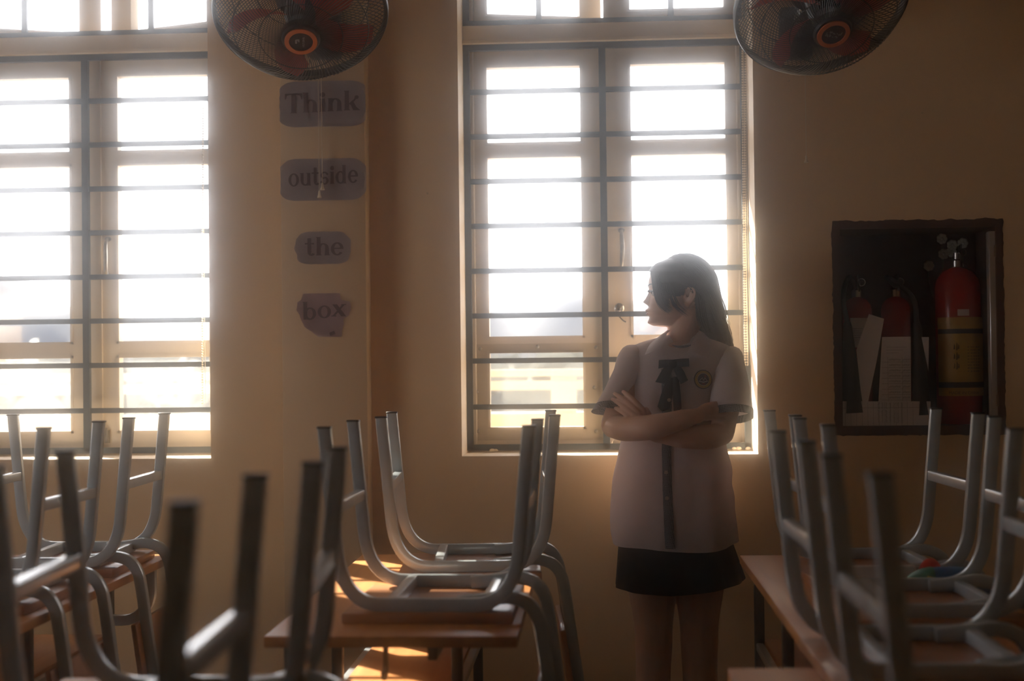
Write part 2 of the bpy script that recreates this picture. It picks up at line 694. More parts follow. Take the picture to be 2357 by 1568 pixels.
# things fitted to the right window: latch, screwed-on plastic panel
bm = new()
p = at(1425, 710, 4.735)
L0 = Vector((p.x - .037, 4.735, p.z))
lathe(bm, [(.004, 0), (.017, 0), (.017, .004), (.012, .008), (.004, .010)], 16, Matrix.Translation(L0) @ Matrix.Rotation(PI / 2, 4, 'X'))
hk = [L0 + Vector(v) for v in ((-.008, -.008, .0), (-.008, -.012, -.016), (.004, -.014, -.032), (.014, -.014, -.042), (.022, -.014, -.046))]
tube(bm, smooth_path(hk, 5), .0026, 6)
ball(bm, L0 + Vector((.003, -.012, 0)), .005, 8)
obj('latch_hook', bm, M_chrome, win_r[2])
pa, pb = at(1088, 793, 4.738), at(1388, 1012, 4.738)
bm = new()
box(bm, pa.x - .037, pb.x - .037, 4.733, 4.737, pb.z, pa.z)
pan = obj('plastic_panel', bm, M_acryl, win_r[1], smooth=False)
for px, py in ((1105, 803), (1237, 798), (1372, 800), (1097, 902), (1368, 892), (1100, 993), (1372, 993)):
    q = at(px, py, 4.733)
    bm = new()
    ball(bm, (q.x - .037, 4.732, q.z), (.0065, .004, .0065), 10)
    obj('screw', bm, M_steel, pan)
# catch and bolt at the foot of the left window's right leaf
q = at(247, 1005, 4.738)
bm = new()
box(bm, q.x + 1.703 - .008, q.x + 1.703 + .008, 4.734, 4.742, q.z - .022, q.z + .022)
tube(bm, [(q.x + 1.703, 4.730, q.z - .02), (q.x + 1.703, 4.730, q.z + .03)], .004, 8)
obj('sash_bolt', bm, M_steel, win_l[2])
# small crusts of old paint on the sill of the right window
bm = new()
for px, py, r in ((1133, 1029, .010), (1141, 1030, .008), (1690, 1031, .008), (1700, 1032, .010), (1722, 1028, .009), (1724, 1018, .005)):
    q = at(px, py, 4.675)
    ball(bm, (q.x - .037, 4.676, .969), (r, .006, r * .6), 8)
obj('paint_flakes', bm, M_frame, win_r[0])


# bead chains of roller blinds
def chain(px0, py0, px1, py1, Y, name, label, bow=.0, double=True):
    bm = new()
    a, b = at(px0, py0, Y), at(px1, py1, Y)
    a = a + Vector((0, 0, .45))
    for s in ((0, .011) if double else (0,)):
        n = int((a.z - b.z) / .0085)
        for i in range(n + 1):
            t = i / n
            q = a.lerp(b, t)
            x = q.x + s * (.6 + .4 * math.cos(t * 5)) + bow * math.sin(PI * t) * (1 if s else -1)
            ball(bm, (x, Y, q.z), .0036, 6)
        tube(bm, [(a.x + s * (.6 + .4 * math.cos(5 * i / 12)) + bow * math.sin(PI * i / 12) * (1 if s else -1), Y, a.lerp(b, i / 12).z) for i in range(13)], .001, 4)
    return tag(obj(name, bm, M_cord), label, 'blind chain')


chain(1712, 110, 1715, 840, 4.655, 'blind_chain', 'cream double bead chain hanging beside the girl in the right window', .002)
chain(470, 560, 466, 928, 4.655, 'blind_chain', 'single bead chain at the right edge of the left window', .001, False)

# ------------------------------------------------------------------ outside: gallery, railing, land
sbox('gallery_floor', (-9, 7, W_OUT, 6.45, -.15, -.02), M_conc)
sbox('roof_overhang', (-9, 7, W_OUT, 6.45, 3.06, 3.22), M_conc)
sbox('added_sun_shade', (-5.2, X0 - .2, -4, W_OUT, 3.06, 3.22), M_conc)  # unseen slab added to keep sun out of the side wall's opening
sbox('gallery_parapet', (-9, 7, 6.2, 6.38, -.1, 1.035), M_parapet)
bm = new()
box(bm, -9, 7, 6.24, 6.34, 1.135, 1.175)
box(bm, -9, 7, 6.22, 6.36, 1.195, 1.225)
for i in range(10):
    x = -7.3 + i * 1.42
    box(bm, x, x + .11, 6.25, 6.33, 1.03, 1.2)
tag(obj('balcony_railing', bm, M_rail, smooth=False), 'cream painted balcony railing seen through both windows', 'railing', kind='structure')
bm = new()
prof = []
nx, ny = 90, 12
for j in range(ny):
    row = []
    for i in range(nx):
        x = -70 + i * 140 / (nx - 1)
        y = 120 + j * 9
        env = math.sin(PI * j / (ny - 1))
        z = -6 + env * (14.5 + 4.5 * noise.noise((x * .05, 3.1, 0)) + 3 * noise.noise((x * .12, y * .03, 5)))
        row.append(bm.verts.new((x, y, z)))
    prof.append(row)
for j in range(ny - 1):
    for i in range(nx - 1):
        bm.faces.new((prof[j][i], prof[j][i + 1], prof[j + 1][i + 1], prof[j + 1][i]))
tag(obj('hills', bm, M_hill), kind='structure')
sbox('ground_outside', (-90, 90, 6.5, 230, -6.2, -6), M_foliage)
bm = new()
for i in range(2600):
    y = 15 + rnd.random() * 16
    x = (rnd.random() - .5) * 1.1 * y - .1 * y
    hh = 1.15 + .55 * noise.noise((x * .35, 0, 4)) + .35 * noise.noise((x * 1.1, 2, 0)) + (y - 15) * .015
    z = hh - abs(rnd.gauss(0, .8))
    r = .16 + rnd.random() * .2
    a = Vector((rnd.gauss(0, 1), rnd.gauss(0, 1), rnd.gauss(0, 1))).normalized()
    b = a.orthogonal().normalized()
    c = a.cross(b)
    p = Vector((x, y, z))
    vv = [bm.verts.new(p + b * r * math.cos(k) + c * r * .7 * math.sin(k) + a * .05 * math.cos(2 * k)) for k in (0, 1.2, 2.3, 3.4, 4.6, 5.4)]
    bm.faces.new(vv)
tag(obj('foliage', bm, M_foliage), 'pale blurred foliage beyond the balcony railing', 'foliage', kind='stuff')


# ================================================================== desks and chairs
def make_desk(x0, x1, y0, y1, label):
    """x0..x1 across, y0..y1 along the room; origin on the floor at its centre"""
    cx, cy_ = (x0 + x1) / 2, (y0 + y1) / 2
    w2, l2 = (x1 - x0) / 2, (y1 - y0) / 2
    root = empty('school_desk', (cx, cy_, 0), 0, label, 'desk', 'two-seat school desks')
    bbox('desk_top', (-w2, w2, -l2, l2, .697, .72), M_wood, root, .003)
    sec = rrect(.026, .026, .004, 2)
    xl, xr = -w2 + .045, -w2 + .33
    for px_, py_ in ((xl, l2 - .06), (xr, l2 - .06), (xl, l2 - .64), (xr, l2 - .64), (xl, -l2 + .05)):
        bm = new()
        sweep(bm, [(px_, py_, .0), (px_, py_, .697)], sec, (1, 0, 0))
        obj('leg', bm, M_desk_metal, root)
    for px_ in (xl, xr):
        bm = new()
        sweep(bm, [(px_, -l2 + .06, .675), (px_, l2 - .04, .675)], rrect(.02, .03, .003, 2), (0, 0, 1))
        obj('top_rail', bm, M_desk_metal, root)
        bm = new()
        sweep(bm, [(px_, -l2 + .06, .482), (px_, l2 - .04, .482)], rrect(.02, .022, .003, 2), (0, 0, 1))
        obj('shelf_rail', bm, M_grey, root)
        bm = new()
        sweep(bm, [(px_, -l2 + .05, .08), (px_, l2 - .06, .08)], rrect(.02, .03, .003, 2), (0, 0, 1))
        obj('foot_rail', bm, M_desk_metal, root)
    bbox('book_shelf', (xl + .012, xr - .012, -l2 + .1, l2 - .05, .487, .5), M_wood, root, .002)
    # the bent tube that hangs under the far end
    bm = new()
    xe = w2 - .035
    path = [(xe, l2 - .10, .697), (xe, l2 - .10, .63)] + [(xe - .08 + .08 * math.cos(a), l2 - .10, .63 - .08 * math.sin(a)) for a in [k * PI / 16 for k in range(1, 9)]] + [(xr, l2 - .10, .55)]
    sweep(bm, path, rrect(.030, .022, .005, 2), (0, 1, 0))
    obj('bent_brace', bm, M_grey, root)
    # bag hook under the near end
    bm = new()
    xh = -w2 + .24
    sweep(bm, [(xh, -l2 + .03, .697), (xh, -l2 + .03, .66), (xh, -l2 + .025, .650)], rrect(.010, .012, .002, 2), (0, 1, 0))
    tube(bm, smooth_path([(xh, -l2 + .028, .655), (xh, -l2 + .02, .64), (xh, -l2 + .005, .638), (xh, -l2 + .0, .65)], 5), .006, 8)
    obj('bag_hook', bm, M_desk_metal, root)
    return root


make_desk(-.667, -.162, 2.80, 4.0, 'wooden two-seat desk with sunlit shelf in the middle of the picture')
make_desk(-1.715, -1.216, 2.80, 4.02, 'wooden desk under the left window with two upturned chairs')
make_desk(.387, .866, 2.64, 3.955, 'wooden desk to the right of the girl holding a coloured pouch')
make_desk(.222, .745, 1.30, 2.515, 'wooden desk with glossy bright corner at the lower right edge')
make_desk(-.93, -.425, 1.22, 2.43, 'wooden desk nearest the camera on the left, almost hidden by blurred chairs')


def make_chair(label):
    """stands upside down: seat board flat on the desk, legs in the air; origin on the desk top"""
    root = empty('school_chair', (0, 0, 0), 0, label, 'chair', 'upturned school chairs')
    sec = rrect(.028, .021, .0038, 2)
    vy = .165
    bm = new()
    box(bm, -.178, .178, -.19, .19, 0, .022)
    bevel(bm, .004)
    obj('seat', bm, M_ply, root)
    zr = .022 + .014
    R = .095

    def legpath(s):
        top = Vector((s * .215, 0, .405))
        foot = Vector((s * .1915, 0, .15))
        d = (foot - top).normalized()
        pts = [top, top.lerp(foot, .5), foot]
        # arc from the leg line into the rail
        a0 = math.atan2(d.x * s, -d.z)   # small inward lean
        c_end = Vector((s * .095, 0, zr))
        P0, P3 = foot, c_end
        P1 = foot + d * .072
        P2 = c_end + Vector((s * .058, 0, 0))
        for k in range(1, 13):
            t = k / 12
            pts.append(P0 * (1 - t) ** 3 + P1 * 3 * t * (1 - t) ** 2 + P2 * 3 * t * t * (1 - t) + P3 * t ** 3)
        return pts
    for v in (-vy, vy):
        for s in (-1, 1):
            bm = new()
            sweep(bm, [p + Vector((0, v, 0)) for p in legpath(s)], sec, (0, 1, 0))
            lg = obj('leg', bm, M_grey, root)
            bm = new()
            box(bm, s * .215 - .0150, s * .215 + .0150, v - .0115, v + .0115, .404, .4085)
            bevel(bm, .0015, 1)
            obj('foot_cap', bm, M_cap, lg)
        bm = new()
        sweep(bm, [(-.095, v, zr), (.095, v, zr)], sec, (0, 1, 0))
        obj('seat_rail', bm, M_grey, root)
    for u in (-.078, .122):
        bm = new()
        sweep(bm, [(u, -vy + .008, zr), (u, vy - .008, zr)], rrect(.026, .024, .004, 2), (1, 0, 0))
        obj('seat_crossbar', bm, M_grey, root)
    for s in (-1, 1):
        bm = new()
        sweep(bm, [(s * .199, -vy + .008, .235), (s * .199, vy - .008, .235)], rrect(.025, .022, .003, 2), (1, 0, 0))
        obj('leg_stretcher', bm, M_grey, root)
    # back posts curl over the edge and hang down
    for v in (-.138, .138):
        bm = new()
        pts = smooth_path([(.06, v, zr), (.12, v, zr + .006), (.165, v, zr + .012), (.205, v, .036), (.228, v, .005), (.238, v, -.045), (.252, v, -.15), (.268, v, -.26), (.279, v, -.335)], 5)
        sweep(bm, pts, rrect(.028, .024, .005, 2), (0, 1, 0))
        obj('back_post', bm, M_grey, root)
    bm = new()
    M = Matrix.Translation((.243, 0, -.215)) @ Matrix.Rotation(math.radians(-8), 4, 'Y')
    box(bm, -.009, .005, -.185, .185, -.095, .095, M)
    bevel(bm, .003)
    obj('backrest', bm, M_ply, root)
    return root


T = .7203
chairs = [
    (-.354, 3.119, -.014, 'sharp upturned grey chair at the near end of the middle desk'),
    (-.329, 3.675, .062, 'upturned grey chair at the wall end of the middle desk, left of the girl'),
    (-.610, 2.050, .077, 'blurred upturned chair in front of the middle desk, behind the nearest chair'),
    (-.621, 1.522, .030, 'nearest and most blurred upturned chair, thick dark legs at lower left'),
    (-1.421, 3.755, .026, 'upturned chair by the wall under the left window with a bright stretcher'),
    (-1.423, 3.224, -.017, 'upturned chair on the left desk on the side nearer the camera'),
    (.669, 3.554, .061, 'upturned chair on the right desk against the wall below the extinguisher niche'),
    (.670, 3.045, .028, 'upturned chair on the right desk in front of the blue pouch'),
    (.549, 2.483, .012, 'blurred upturned chair between the right desk and the nearest right chair'),
    (.536, 1.815, .005, 'most blurred upturned chair at the lower right'),
]
proto = make_chair(chairs[0][3])
for i, (x, y, a, lab) in enumerate(chairs):
    c = proto if i == 0 else copy_tree(proto)
    c.location = (x, y, T)
    c.rotation_euler = (0, 0, a)
    c['label'] = lab

# ---- pouch and ruler on the right desk
pr = empty('pencil_pouch', (.79, 3.285, .7203), 0, 'soft blue pencil pouch with green and yellow end on the right desk', 'pencil pouch')


def pouch(bm, u0, u1, hgt, dep, n=12):
    rings = []
    for i in range(n + 1):
        t = i / n
        u = u0 + (u1 - u0) * t
        e = max(.08, math.sin(PI * (.04 + .92 * ((u + .125) / .23)))) ** .6 if False else 1
        rings.append((u, e))
    out = []
    for u, _ in rings:
        q = (u + .125) / .25
        k = max(.06, 1 - abs(2 * q - 1) ** 3)
        out.append([(u, dep * k * math.cos(a), max(0, hgt * k * (.5 + .5 * math.sin(a)))) for a in [2 * PI * j / 16 for j in range(16)]])
    loft(bm, out)


bm = new()
pouch(bm, -.035, .115, .064, .042)
obj('pouch_body', bm, M_blue, pr)
bm = new()
pouch(bm, -.10, -.036, .066, .044)
obj('pouch_end', bm, M_green, pr)
bm = new()
plate(bm, [(-.072, -.047, .018), (-.036, -.047, .018), (-.036, -.045, .046), (-.055, -.045, .050)], (0, -1, 0), .002)
obj('pouch_patch', bm, M_pyellow, pr)
bm = new()
ball(bm, (0, 0, .034), (.028, .012, .0365), 16)
bmesh.ops.translate(bm, verts=bm.verts, vec=(.765, 3.347, .7245))
tag(obj('red_eraser', bm, M_pred), 'shiny red rounded eraser behind the blue pouch', 'eraser')
bm = new()
Mr = Matrix.Translation((.67, 3.343, .7210)) @ Matrix.Rotation(math.radians(2), 4, 'Z')
box(bm, -.12, .06, -.009, .009, 0, .058, Mr)
bevel(bm, .002, 1)
tag(obj('plastic_case', bm, M_clear), 'pale translucent long pencil case lying left of the red eraser', 'pencil case')
bm = new()
box(bm, -.01, .15, -.012, .012, 0, .003, Matrix.Translation((.575, 3.285, .7207)) @ Matrix.Rotation(math.radians(8), 4, 'Z'))
tag(obj('plastic_ruler', bm, M_clear), 'short clear ruler lying on the right desk left of the pouch', 'ruler')


# ================================================================== lettering on the pillar
def poly(bm, pts, y, M):
    bm.faces.new([bm.verts.new(M @ Vector((x, 0, z))) for x, z in pts])


def arc(bm, cx, cz, rx, rz, tx, tz, a0, a1, M, n=20):
    """a brush arc whose thickness runs from tx on the sides to tz on top and bottom"""
    ov, iv = [], []
    for i in range(n + 1):
        a = math.radians(a0 + (a1 - a0) * i / n)
        c, s = math.cos(a), math.sin(a)
        ov.append(bm.verts.new(M @ Vector((cx + rx * c, 0, cz + rz * s))))
        iv.append(bm.verts.new(M @ Vector((cx + (rx - tx) * c, 0, cz + (rz - tz) * s))))
    for i in range(n):
        bm.faces.new((ov[i], ov[i + 1], iv[i + 1], iv[i]))


def stem(bm, x, wd, z0, z1, M, foot=True, head=True):
    k, s = .055, .06
    p = []
    p += [(x - (s if foot else 0), z0), (x + wd + (s if foot else 0), z0), (x + wd + (.012 if foot else 0), z0 + k)]
    p += [(x + wd, z1 - k), (x + wd + (.02 if head else 0), z1), (x - (s if head else 0), z1), (x - .0, z1 - k), (x - (.012 if foot else 0), z0 + k)]
    poly(bm, p, 0, M)


GLY = {}
GLY['T'] = (.80, lambda b, M: (stem(b, .30, .20, 0, .98, M, True, False), poly(b, [(.0, 1), (.8, 1), (.8, .70), (.765, .70), (.70, .90), (.56, .94), (.24, .94), (.10, .90), (.035, .70), (0, .70)], 0, M)))
GLY['h'] = (.76, lambda b, M: (stem(b, .08, .19, 0, 1.0, M), arc(b, .40, .42, .27, .24, .17, .07, 0, 175, M), stem(b, .49, .19, 0, .42, M, True, False)))
GLY['i'] = (.38, lambda b, M: (stem(b, .09, .19, 0, .66, M), arc(b, .19, .86, .125, .125, .125, .125, 0, 360, M)))
GLY['n'] = (.76, lambda b, M: (stem(b, .08, .19, 0, .66, M), arc(b, .40, .42, .27, .24, .17, .07, 0, 175, M), stem(b, .49, .19, 0, .42, M, True, False)))
GLY['k'] = (.80, lambda b, M: (stem(b, .08, .19, 0, 1.0, M), poly(b, [(.26, .34), (.50, .56), (.60, .70), (.66, .66), (.56, .50), (.34, .27)], 0, M), arc(b, .63, .66, .095, .095, .095, .095, 0, 360, M),
                            poly(b, [(.33, .36), (.47, .46), (.62, .16), (.80, 0), (.46, 0)], 0, M)))
GLY['o'] = (.72, lambda b, M: arc(b, .35, .34, .33, .36, .17, .07, 0, 360, M, 32))
GLY['u'] = (.76, lambda b, M: (stem(b, .06, .19, .24, .68, M, False, True), arc(b, .36, .24, .28, .25, .16, .08, 180, 350, M), stem(b, .48, .19, 0, .68, M, True, True)))
GLY['t'] = (.52, lambda b, M: (stem(b, .13, .19, .14, .94, M, False, False), poly(b, [(0, .60), (.46, .60), (.46, .68), (0, .68)], 0, M), arc(b, .33, .18, .20, .20, .17, .10, 180, 330, M)))
GLY['s'] = (.58, lambda b, M: (arc(b, .28, .49, .24, .20, .13, .07, 30, 270, M), arc(b, .28, .20, .26, .22, .15, .08, -150, 95, M), arc(b, .09, .12, .07, .07, .07, .07, 0, 360, M), arc(b, .46, .56, .06, .06, .06, .06, 0, 360, M)))
GLY['d'] = (.78, lambda b, M: (arc(b, .33, .33, .31, .35, .17, .08, 20, 340, M, 28), stem(b, .46, .19, 0, 1.0, M)))
GLY['b'] = (.78, lambda b, M: (arc(b, .42, .33, .31, .35, .17, .08, -160, 160, M, 28), stem(b, .10, .19, 0, 1.0, M, False)))
GLY['e'] = (.68, lambda b, M: (arc(b, .34, .34, .32, .36, .17, .08, 8, 325, M, 28), poly(b, [(.12, .33), (.65, .33), (.65, .40), (.12, .40)], 0, M)))
GLY['x'] = (.74, lambda b, M: (poly(b, [(.02, .68), (.26, .68), (.70, 0), (.46, 0)], 0, M), poly(b, [(.0, 0), (.13, 0), (.66, .68), (.53, .68)], 0, M),
                             poly(b, [(-.03, 0), (.22, 0), (.22, .05), (-.03, .05)], 0, M), poly(b, [(.46, .68), (.71, .68), (.71, .63), (.46, .63)], 0, M)))


def word(text, x0, x1, z, ht, y, tilt, parent, ox, oz, m):
    tot = sum(GLY[c][0] for c in text)
    sx = (x1 - x0) / tot
    bm = new()
    x = x0
    for ch in text:
        M = Matrix.Translation((x - ox, y, z - oz + tilt * (x - x0))) @ Matrix.Diagonal((sx, 1, ht, 1))
        GLY[ch][1](bm, M)
        x += GLY[ch][0] * sx
    o = obj('lettering', bm, m, parent, smooth=False)
    return o


def cutout(name, label, x0, x1, z0, z1, m, seed, edge=.0, shape=None):
    """paper cut around a word, wrapped round the pillar's arrises where it is wider than the pillar"""
    cx, cz = (x0 + x1) / 2, (z0 + z1) / 2
    bm = new()
    rows = 40
    grid = []
    for i in range(rows + 1):
        t = i / rows
        z = z0 + (z1 - z0) * t
        k = 1 - abs(2 * t - 1) ** 3.2
        wv = .006 * noise.noise((t * 5 + seed, seed, 0))
        if shape:
            xl, xr = shape(t)
        else:
            RC = .40
            v_ = max(0, abs(2 * t - 1) - (1 - 2 * RC)) / (2 * RC)
            rr = (x1 - x0) / 2 - RC * (z1 - z0) * (1 - math.sqrt(max(0, 1 - v_ * v_)))
            xl, xr = cx - rr + wv, cx + rr + .006 * noise.noise((t * 5, seed + 4, 0))
        xs_ = [xl + (xr - xl) * j / 24 for j in range(25)]
        row = []
        for x in xs_:
            y = PY - .0022 - .0006 * abs(noise.noise((x * 25, z * 30, seed)))
            if x < PX0 - .001:
                y += (PX0 - x) * .9
                x = PX0 - .0018
            if x > PX1 + .001:
                y += (x - PX1) * .9
                x = PX1 + .0018
            row.append(bm.verts.new((x - cx, y, z - cz)))
        grid.append(row)
    for i in range(rows):
        for j in range(24):
            bm.faces.new((grid[i][j], grid[i][j + 1], grid[i + 1][j + 1], grid[i + 1][j]))
    bmesh.ops.solidify(bm, geom=list(bm.faces), thickness=.0006)
    root = empty(name, (cx, 0, cz), 0, label, 'paper sign', 'paper words on the pillar')
    obj('paper', bm, m, root)
    return root, cx, cz


YL = PY - .0045
s, ox, oz = cutout('paper_sign', 'topmost lilac paper cutout reading Think, just below the left fan', -.998, -.700, 2.006, 2.150, M_paper, 1)
word('Think', -.968, -.729, 2.050, .062, YL, .03, s, ox, oz, M_ink)
s, ox, oz = cutout('paper_sign', 'lilac paper cutout reading outside, second on the pillar', -.995, -.707, 1.774, 1.906, M_paper, 5)
word('outside', -.960, -.737, 1.820, .058, YL, .04, s, ox, oz, M_ink)
s, ox, oz = cutout('paper_sign', 'small lilac paper cutout reading the, third on the pillar', -.940, -.764, 1.574, 1.676, M_paper, 9)
word('the', -.909, -.785, 1.601, .058, YL, .0, s, ox, oz, M_ink)


def boxshape(t):
    # torn outline, wide in the middle, narrow foot
    pts = [(0, -.868, -.797), (.25, -.915, -.790), (.42, -.925, -.788), (.5, -.928, -.770), (.62, -.938, -.766), (.8, -.934, -.768), (.84, -.925, -.796), (1, -.915, -.800)]
    for a, b in zip(pts, pts[1:]):
        if a[0] <= t <= b[0]:
            k = (t - a[0]) / (b[0] - a[0])
            return a[1] + (b[1] - a[1]) * k + .003 * noise.noise((t * 12, 1, 1)), a[2] + (b[2] - a[2]) * k + .003 * noise.noise((t * 12, 7, 1))


s, ox, oz = cutout('paper_sign', 'torn pinkish paper cutout reading box, lowest on the pillar', -.938, -.766, 1.345, 1.482, M_pink_paper, 12, shape=boxshape)
word('box', -.922, -.778, 1.400, .056, YL, .09, s, ox, oz, M_ink)
bm = new()
plate(bm, [(-.832 - ox, YL, 1.348 - oz), (-.815 - ox, YL, 1.354 - oz), (-.819 - ox, YL, 1.364 - oz), (-.834 - ox, YL, 1.358 - oz)], (0, 1, 0), .001)
obj('tape_scrap', bm, M_ink, s, smooth=False)


# ================================================================== wall fans
def make_fan(loc, yaw, tilt, wall_y, label, spin, mark):
    root = empty('wall_fan', loc, 0, label, 'fan', 'black wall fans with red blades')
    # local frame: +z is the blowing direction
    n = Vector((math.sin(yaw) * math.cos(tilt), -math.cos(yaw) * math.cos(tilt), -math.sin(tilt)))
    xax = Vector((math.cos(yaw), math.sin(yaw), 0))
    yax = n.cross(xax)
    B = Matrix((xax, yax, n)).transposed().to_4x4()
    RR, rh = .243, .052

    def cage(zsgn, depth, twist, rin, rw=.00125, nw=110):
        bm = new()
        for k in range(nw):
            a0 = 2 * PI * k / nw
            pts = []
            for i in range(13):
                t = i / 12
                r = rin + (RR - .001 - rin) * math.sin(t * PI / 2) ** .9
                q = (r - rin) / (RR - rin)
                z = zsgn * (.012 + (depth - .012) * (1 - q ** 3.4))
                a = a0 + twist * (1 - q) ** 1.3
                pts.append(B @ Vector((r * math.cos(a), r * math.sin(a), z)))
            tube(bm, pts, rw, 4, cap=False)
        for q in (.38, .74):
            r = rin + (RR - rin) * q
            z = zsgn * (.012 + (depth - .012) * (1 - q ** 3.4)) - zsgn * .002
            tube(bm, [B @ Vector((r * math.cos(2 * PI * i / 48), r * math.sin(2 * PI * i / 48), z)) for i in range(48)], .0018, 5, closed=True)
        return bm
    obj('front_grill', cage(1, .118, .42, .040), M_black, root)
    obj('rear_grill', cage(-1, .085, -.5, .060), M_black, root)
    bm = new()
    lathe(bm, [(RR - .006, -.012), (RR + .005, -.012), (RR + .007, .004), (RR + .004, .013), (RR - .006, .013)], 72, B, closed=True)
    obj('rim_band', bm, M_black, root)
    # centre cap
    bm = new()
    lathe(bm, [(.001, .100), (.056, .100), (.056, .116), (.050, .126), (.036, .130), (.001, .131)], 36, B)
    hub = obj('centre_cap', bm, M_black, root)
    bm = new()
    lathe(bm, [(.0335, .129), (.0455, .1285), (.0455, .1325), (.0335, .1335)], 40, B, closed=True)
    obj('orange_ring', bm, M_orange, hub)
    # printed mark on the cap: a hooked square and short strokes
    bm = new()
    if mark:
        e = .1325
        for pts in (((-.016, -.006), (-.016, .008), (-.011, .010), (-.004, .010), (-.004, -.002), (-.008, .002), (-.009, .005), (-.011, .005), (-.011, -.006)),):
            bm.faces.new([bm.verts.new(B @ Vector((x, y, e))) for x, y in pts])
        for i in range(9):
            y = -.018 + i * .0042
            for q in ((.004, .010, y, y + .0012), (.004 if i % 2 else .008, .010 if i % 3 else .006, y + .0012, y + .0028)):
                bm.faces.new([bm.verts.new(B @ Vector(p)) for p in ((q[0], q[2], e), (q[1], q[2], e), (q[1], q[3], e), (q[0], q[3], e))])
    else:
        e = .1325
        for i in range(26):
            x, y = rnd.uniform(-.022, .022), rnd.uniform(-.010, .010)
            a = rnd.uniform(0, 3)
            d = Vector((math.cos(a), math.sin(a), 0)) * .0028
            q = Vector((-d.y, d.x, 0)) * .45
            c = Vector((x, y, e))
            bm.faces.new([bm.verts.new(B @ (c + v)) for v in (d + q, d - q, -d - q, -d + q)])
    obj('cap_print', bm, M_print, hub, smooth=False)
    # blades
    for k in range(5):
        a0 = spin + 2 * PI * k / 5
        bm = new()
        rows = []
        for i in range(13):
            t = i / 12
            r = .040 + .175 * t
            wid = (.030 + .036 * math.sin(min(1, t * 1.15) * PI * .55)) * (1 if t < .85 else math.sqrt(max(0.02, 1 - ((t - .85) / .16) ** 2)))
            row = []
            for j in range(9):
                s_ = (j / 8 - .5) * 2
                th = a0 + .45 * t * t + s_ * wid / r * .62
                z = .020 - s_ * (.026 - .008 * t) + .006 * (1 - s_ * s_)
                row.append(B @ Vector((r * math.cos(th), r * math.sin(th), z)))
            rows.append(row)
        loft(bm, rows, cap=False, closed=False)
        bmesh.ops.solidify(bm, geom=list(bm.faces), thickness=.0018)
        obj('blade', bm, M_red, root)
    bm = new()
    lathe(bm, [(.001, -.02), (.044, -.02), (.046, .03), (.036, .056), (.001, .06)], 28, B)
    obj('blade_hub', bm, M_black, root)
    # motor, neck, wall bracket
    bm = new()
    lathe(bm, [(.001, -.205), (.040, -.200), (.058, -.18), (.066, -.12), (.066, -.085), (.075, -.08), (.075, -.06), (.001, -.058)], 32, B)
    obj('motor_housing', bm, M_black, root)
    back = B @ Vector((0, 0, -.15))
    wy = wall_y - loc[1]
    bm = new()
    path = smooth_path([back, back + Vector((0, .03, -.055)), back + Vector((0, .10, -.085)), Vector((back.x * .3, wy - .045, back.z - .09))], 6)
    sweep(bm, path, rrect(.040, .032, .010, 3), (1, 0, 0))
    obj('support_arm', bm, M_black, root)
    bm = new()
    x, z = back.x * .3, back.z - .09
    box(bm, x - .05, x + .05, wy - .055, wy - .001, z - .085, z + .075)
    bevel(bm, .010, 3)
    bxo = obj('switch_box', bm, M_black, root)
    for dx in (-.03, .03):
        bm = new()
        tube(bm, [(x + dx, wy - .056, z - .05), (x + dx, wy - .064, z - .05)], .012, 14)
        obj('dial', bm, M_black, bxo)
    return root, Vector((loc[0] + x, wall_y - .03, loc[2] + z - .085))


def bell_cord(bm, top, x, z):
    y = top.y
    tube(bm, smooth_path([top, (x, y, top.z - .06), (x, y, (top.z + z) / 2), (x, y, z + .02)], 4), .0011, 5)
    lathe(bm, [(.0015, .022), (.003, .020), (.004, .010), (.0075, .0), (.0065, -.001), (.001, -.001)], 12, Matrix.Translation((x, y, z)))


f1, e1 = make_fan((-.829, 4.0, 2.268), .20, math.radians(54), PY, 'black wall fan with red blades mounted on the pillar above the paper words', -PI / 2 - .45, True)
q1, q2 = at(735, 455, e1.y), at(742, 437, e1.y)
for q in (q1, q2):
    bm = new()
    bell_cord(bm, Vector((q.x - f1.location.x, e1.y - 4.0, e1.z - f1.location.z + .02)), q.x - f1.location.x, q.z - f1.location.z)
    obj('pull_cord', bm, M_cord, f1)
f2, e2 = make_fan((.640, 4.0, 2.250), math.radians(14), math.radians(53), WY, 'black wall fan with red blades to the right of the right window', -2.30, False)
q = at(1856, 374, e2.y)
bm = new()
bell_cord(bm, Vector((q.x - .640, e2.y - 4.0, e2.z - 2.250 + .02)), q.x - .640, q.z - 2.250)
obj('pull_cord', bm, M_cord, f2)


# ================================================================== the extinguisher niche
bm = new()
for q in ((NX0, NX1, NZ0, NZ1),):
    # painted lining: back, floor, top, sides (thin coat laid on the masonry)
    e = .0015
    box(bm, NX0, NX1, NY - e, NY, NZ0, NZ1)
    box(bm, NX0, NX1, WY, NY, NZ0, NZ0 + e)
    box(bm, NX0, NX1, WY, NY, NZ1 - e, NZ1)
    box(bm, NX0, NX0 + e, WY, NY, NZ0, NZ1)
    box(bm, NX1 - e, NX1, WY, NY, NZ0, NZ1)
# brushed border with ragged outer edge
bx0, bx1, bz0, bz1 = .741, 1.267, 1.017, 1.689


def ragged(a, b, n, fixed, ax, k):
    out = []
    for i in range(n):
        t = a + (b - a) * i / n
        d = .004 * noise.noise((t * 30, fixed, k)) + .003 * noise.noise((t * 110, fixed, k + 3))
        out.append((t, fixed + d) if ax == 0 else (fixed + d, t))
    return out


